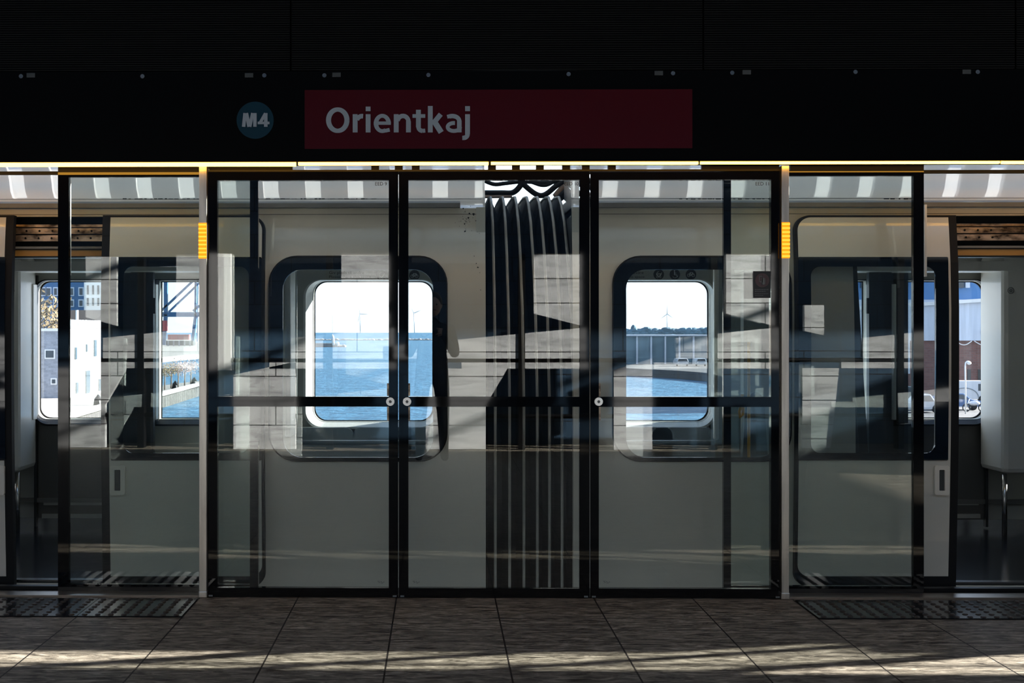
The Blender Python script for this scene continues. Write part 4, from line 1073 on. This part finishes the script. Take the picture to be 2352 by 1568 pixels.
# vehicles
def car_front(px, q, w_m, mat, label):
    p = G(px, q, ZG); r = empty('car', p, label, 'car', 'vehicles on the quay')
    prf = [(-.5, .35), (.5, .35), (.5, .95), (.38, 1.5), (-.38, 1.5), (-.5, .95)]
    bm = bmesh.new(); A = [bm.verts.new((p.x+x*w_m, p.y, p.z+z)) for (x, z) in prf]; B = [bm.verts.new((p.x+x*w_m, p.y+4.2, p.z+z)) for (x, z) in prf]
    for k in range(6): bm.faces.new((A[k], A[(k+1) % 6], B[(k+1) % 6], B[k]))
    bm.faces.new(A); bm.faces.new(B[::-1]); fin('body', bm, mat, r, bevel=.08)
    sheet('windscreen', [(p.x-.40*w_m, p.z+.98), (p.x+.40*w_m, p.z+.98), (p.x+.32*w_m, p.z+1.4), (p.x-.32*w_m, p.z+1.4)], [], p.y-.03, .05, win_dark, r)
    for s_ in (-.36, .36):
        disc('headlamp', (p.x+s_*w_m, p.y-.06, p.z+.75), .15, .1, white_wall, r, 12); tubeo('wheel', [(p.x+s_*w_m*1.15-.1, p.y+.8, p.z+.33), (p.x+s_*w_m*1.15+.1, p.y+.8, p.z+.33)], .33, tyre, r, 14)
car_front(1568, 841, 2.3, car_white, 'white vehicle facing the water in front of the warehouse')
car_front(1611, 841, 2.0, pbr('silver', (.4, .45, .5), .3), 'silver vehicle at the right edge of the warehouse view')
def car_side(p, q, Lm, H, mat, label, van=False, txt=None):
    b0 = G(p, q, ZG); r = empty('van' if van else 'car', b0, label, 'van' if van else 'car', 'vehicles on the street')
    x = b0.x; y = b0.y; z = b0.z
    if van: pf = [(0, .35), (Lm, .35), (Lm, H*.45), (Lm*.93, H*.95), (Lm*.9, H), (.2, H), (0, H*.92)]
    else: pf = [(0, .3), (Lm, .3), (Lm, .75), (Lm*.78, .9), (Lm*.62, H), (Lm*.28, H), (Lm*.08, .95), (0, .85)]
    sheet('body', [(x+u, z+v) for (u, v) in pf], [], y, 1.7, mat, r, bevel=.06)
    if van: wp = [(Lm*.72, H*.55), (Lm*.92, H*.55), (Lm*.88, H*.86), (Lm*.72, H*.86)]
    else: wp = [(Lm*.14, .95), (Lm*.72, .93), (Lm*.6, H-.1), (Lm*.3, H-.1)]
    sheet('window', [(x+u, z+v) for (u, v) in wp], [], y-.03, .04, win_dark, r)
    for u in (Lm*.2, Lm*.8): tubeo('wheel', [(x+u, y-.05, z+.34), (x+u, y+.2, z+.34)], .34, tyre, r, 16)
    return r, x, y, z
r_, x_, y_, z_ = car_side(2168, 925, 4.4, 2.05, car_white, 'white delivery van behind the curved street lamp', True)
bm = bmesh.new()
pts = [(x_+1.9+math.cos(t)*1.3, y_-.02, z_+.5+math.sin(t)*.9) for t in [PI*k/12 for k in range(13)]]
tube(bm, pts, .05, 5); fin('arch_stripe', bm, pbr('van_stripe', (.25, .28, .3), .5), r_)
car_side(2140, 942, 4.3, 1.42, car_blue, 'blue hatchback parked in front of the white van')
car_side(2046, 922, 3.6, 1.4, pbr('dark_car', (.05, .08, .10), .3), 'dark car seen in the narrow left strip of the right far window')
car_side(2092, 948, 2.6, 1.5, car_white, 'small white car beside the black door edge')
# motorbike / bicycles
mb = empty('motorbike', G(2238, 945, ZG), 'white and black motorbike beside the blue hatchback', 'motorbike')
b0 = G(2238, 945, ZG)
for u in (-.65, .65):
    bm = bmesh.new(); tube(bm, [(b0.x+u+math.cos(t)*.3, b0.y, b0.z+.33+math.sin(t)*.3) for t in [2*PI*k/16 for k in range(17)]], .05, 6, False); fin('wheel', bm, tyre, mb)
bm = bmesh.new(); blob(bm, (b0.x, b0.y, b0.z+.7), .3, 2, .05, (1.6, .7, .7)); fin('fairing', bm, car_white, mb); tubeo('fork', [(b0.x-.65, b0.y, b0.z+.33), (b0.x-.4, b0.y, b0.z+1.05)], .04, steel_tube, mb, 6)
# street lamp
b0 = G(2218, 950, ZG); Yp = b0.y
lm = empty('street_lamp', b0, 'white curved street lamp in front of the brick building', 'street lamp')
tp = W(2217, 840, Yp); tubeo('pole', [b0, tp, W(2218, 833, Yp), W(2221, 830, Yp), W(2226, 830, Yp)], .06, white_wall, lm, 8)
bm = bmesh.new(); blob(bm, W(2226, 833.5, Yp), .17, 2, 0, (1, 1, .9)); fin('lamp_head', bm, white_wall, lm)
# road sign
b0 = G(2079, 930, ZG); sg2 = empty('road_sign', b0, 'blue and white square road sign in the left strip of the right far window', 'sign')
tubeo('pole', [b0, W(2079, 865, b0.y)], .05, steel_tube, sg2, 6); a = W(2073, 876, b0.y); c = W(2084, 863, b0.y); box('sign_plate', a.x, c.x, b0.y-.1, b0.y-.06, a.z, c.z, pbr('road_sign_blue', (.1, .3, .6), .4), sg2)
a = W(2078.5, 873, b0.y)
sheet('triangle', [(W(2075, 874, b0.y).x, a.z), (W(2082, 874, b0.y).x, a.z), (W(2078.5, 874, b0.y).x, W(0, 866, b0.y).z)], [], b0.y-.12, .02, white_wall, sg2)
# banners column
YQ = 150
# brick building with white cladding
YR = G(2200, 905, ZG).y
bb = empty('brick_building', W(2160, 900, YR), 'brick building with white upper cladding and blue top floor behind the van', 'building')
xa, xb_ = W(1930, 800, YR).x, W(2420, 800, YR).x
def zz(q): return W(2200, q, YR).z
box('brick_wall', xa, xb_, YR, YR+15, ZG, zz(782), brick, bb)
box('white_cladding', xa, xb_, YR-.3, YR+15, zz(782), zz(688), white_metal, bb)
bm = bmesh.new()
A = [(xa, zz(706)), (xb_, zz(675)), (xb_, zz(683)), (xa, zz(714))]
sheetbm(bm, A[::-1], [], YR-.7, .8); fin('eaves_band', bm, white_wall, bb)
box('blue_floor', xa, xb_, YR-.1, YR+15, zz(690), zz(600), pbr('blue_top', (.07, .19, .40), .6), bb)
for (p0, p1) in ((1975, 1990), (2072, 2082), (2100, 2112), (2187, 2210), (2214, 2224), (2300, 2330)):
    a = W(p0, 661, YR); c = W(p1, 645, YR); box('window', a.x, c.x, YR-.5, YR-.1, a.z, c.z+2, win_dark if p0 % 2 else white_metal, bb)
for (p0, p1) in ((2222, 2229), (2246, 2258), (2100, 2110)):
    a = W(p0, 878, YR); c = W(p1, 848, YR); box('doorway', a.x, c.x, YR-.1, YR+.1, a.z, c.z, inner_dark, bb)
dp = W(2259, 783, YR); tubeo('drain_pipe', [(dp.x, YR-.6, ZG), (dp.x, YR-.6, zz(690))], .12, white_wall, bb, 6)
for (p0, p1) in ((2251, 2262), ): 
    a = W(p0, 763, YR); c = W(p1, 759, YR); box('bracket', a.x, c.x, YR-.8, YR, a.z, c.z, inner_dark, bb)
for (p0, p1, dq) in ((2196, 2232, 9), (2238, 2262, 10)):
    pts = [W(p0+(p1-p0)*k/12, 783+dq*math.sin(PI*k/12 if p0 < 2230 else PI*k/24), YR-.6) for k in range(13)]
    T(tubeo('light_garland', pts, .05, white_wall), 'white light garland hanging in a full arc on the brick wall' if p0 < 2230 else 'half arc of white light garland ending at the drain pipe', 'garland', 'garlands on the brick wall')
cp = empty('banner_column', G(2084, 880, ZG), 'tall pale blue banner column in front of the brick wall', 'banner')
Yb = YR-8; a = W(2078, 858, Yb); c = W(2090, 700, Yb); box('banner', a.x, c.x, Yb, Yb+.4, a.z, c.z, white_metal, cp); box('banner_pole', (a.x+c.x)/2-.1, (a.x+c.x)/2+.1, Yb+.4, Yb+.6, ZG, a.z+1, steel_tube, cp)

# ------------------------------------------------------------------ the photographer (mirrored in the glass)
def skin(name, verts, edges, radii, mat, parent, sub=2):
    me = bpy.data.meshes.new(name); me.from_pydata([Vector(v) for v in verts], edges, []); me.materials.append(mat)
    o = bpy.data.objects.new(name, me); COL.objects.link(o)
    md = o.modifiers.new('skin', 'SKIN'); md.use_smooth_shade = True
    for i, s_ in enumerate(me.skin_vertices[0].data): s_.radius = radii[i] if isinstance(radii[i], tuple) else (radii[i], radii[i]); s_.use_root = (i == 0)
    o.modifiers.new('sub', 'SUBSURF').levels = sub; o.modifiers['sub'].render_levels = sub
    if parent: o.parent = parent; o.matrix_parent_inverse = Matrix.Translation(-parent.location)
    return o
X0, Y0 = -.07, -7.82
ph = empty('person', (X0, Y0, 0), 'person in a dark coat photographing, mirrored as a dark figure in the glass', 'person')
V = [(0, 0, .95), (0, 0, 1.15), (0, .0, 1.38), (0, 0, 1.47), (0, .02, 1.55),          # 0-4 pelvis..neck
     (-.19, 0, 1.40), (-.25, .10, 1.12), (-.12, .26, 1.36),                           # 5-7 left arm
     (.19, 0, 1.40), (.25, .10, 1.12), (.12, .26, 1.36),                              # 8-10 right arm
     (-.10, 0, .90), (-.12, .02, .50), (-.13, -.02, .09), (-.14, .14, .04),
     (.10, 0, .90), (.12, .02, .50), (.13, -.02, .09), (.14, .14, .04)]
E = [(0, 1), (1, 2), (2, 3), (3, 4), (2, 5), (5, 6), (6, 7), (2, 8), (8, 9), (9, 10), (0, 11), (11, 12), (12, 13), (13, 14), (0, 15), (15, 16), (16, 17), (17, 18)]
Rr = [(.17, .12), (.16, .11), (.17, .12), (.075, .07), .055, .075, .055, .04, .075, .055, .04, (.10, .10), .07, .05, .045, (.10, .10), .07, .05, .045]
skin('body', [(X0+a, Y0+b_, c) for (a, b_, c) in V], E, Rr, cloth_d, ph)
bm = bmesh.new(); blob(bm, (X0+.02, Y0+.05, 1.66), .105, 3, 0, (.78, .95, 1.15)); hd = fin('head', bm, skin_m, ph, smooth=True)
bm = bmesh.new()
for s_ in (-1, 1): blob(bm, (X0+.02+s_*.082, Y0+.05, 1.65), .025, 1, 0, (.4, .8, 1.2))
blob(bm, (X0+.02, Y0+.155, 1.645), .018, 1, 0, (.8, 1, 1.3)); fin('ears_and_nose', bm, skin_m, hd, smooth=True)
bm = bmesh.new(); blob(bm, (X0+.02, Y0+.03, 1.685), .112, 3, .01, (.82, .95, 1.05)); fin('hair', bm, hair_m, ph, smooth=True)
bm = bmesh.new()
for s_ in (-1, 1): blob(bm, (X0+.02+s_*.032, Y0+.143, 1.665), .009, 1, 0)
bx(bm, X0-.005, X0+.045, Y0+.146, Y0+.150, 1.602, 1.608); fin('face_features', bm, ink, hd)
for s_ in (-1, 1):
    hx, hy, hz = X0+s_*.10, Y0+.285, 1.375
    verts = [(hx, hy, hz), (hx-s_*.02, hy+.03, hz+.01)]; ed = [(0, 1)]; rd = [.03, .028]
    for k in range(4):
        i = len(verts); z = hz+.035-k*.019; ln_ = (.052, .058, .054, .044)[k]
        verts += [(hx-s_*.022, hy+.045, z), (hx-s_*(.022+ln_*.5), hy+.062, z), (hx-s_*(.022+ln_), hy+.055, z-.004)]; ed += [(1, i), (i, i+1), (i+1, i+2)]; rd += [.009, .0085, .008]
    i = len(verts); verts += [(hx-s_*.012, hy+.005, hz-.035), (hx-s_*.04, hy+.015, hz-.045)]; ed += [(0, i), (i, i+1)]; rd += [.011, .009]
    skin('hand', verts, ed, rd, skin_m, ph, 1)
cm = empty('photo_camera', (X0+.03, -7.5, 1.40), 'black camera held up by the mirrored photographer', 'camera')
box('camera_body', X0-.04, X0+.10, -7.555, -7.50, 1.345, 1.435, black_metal, cm, bevel=.008)
box('viewfinder_hump', X0+.005, X0+.055, -7.55, -7.51, 1.435, 1.46, black_metal, cm, bevel=.006)
tubeo('lens', [(X0+.03, -7.50, 1.385), (X0+.03, -7.45, 1.385)], .034, black_metal, cm, 20)
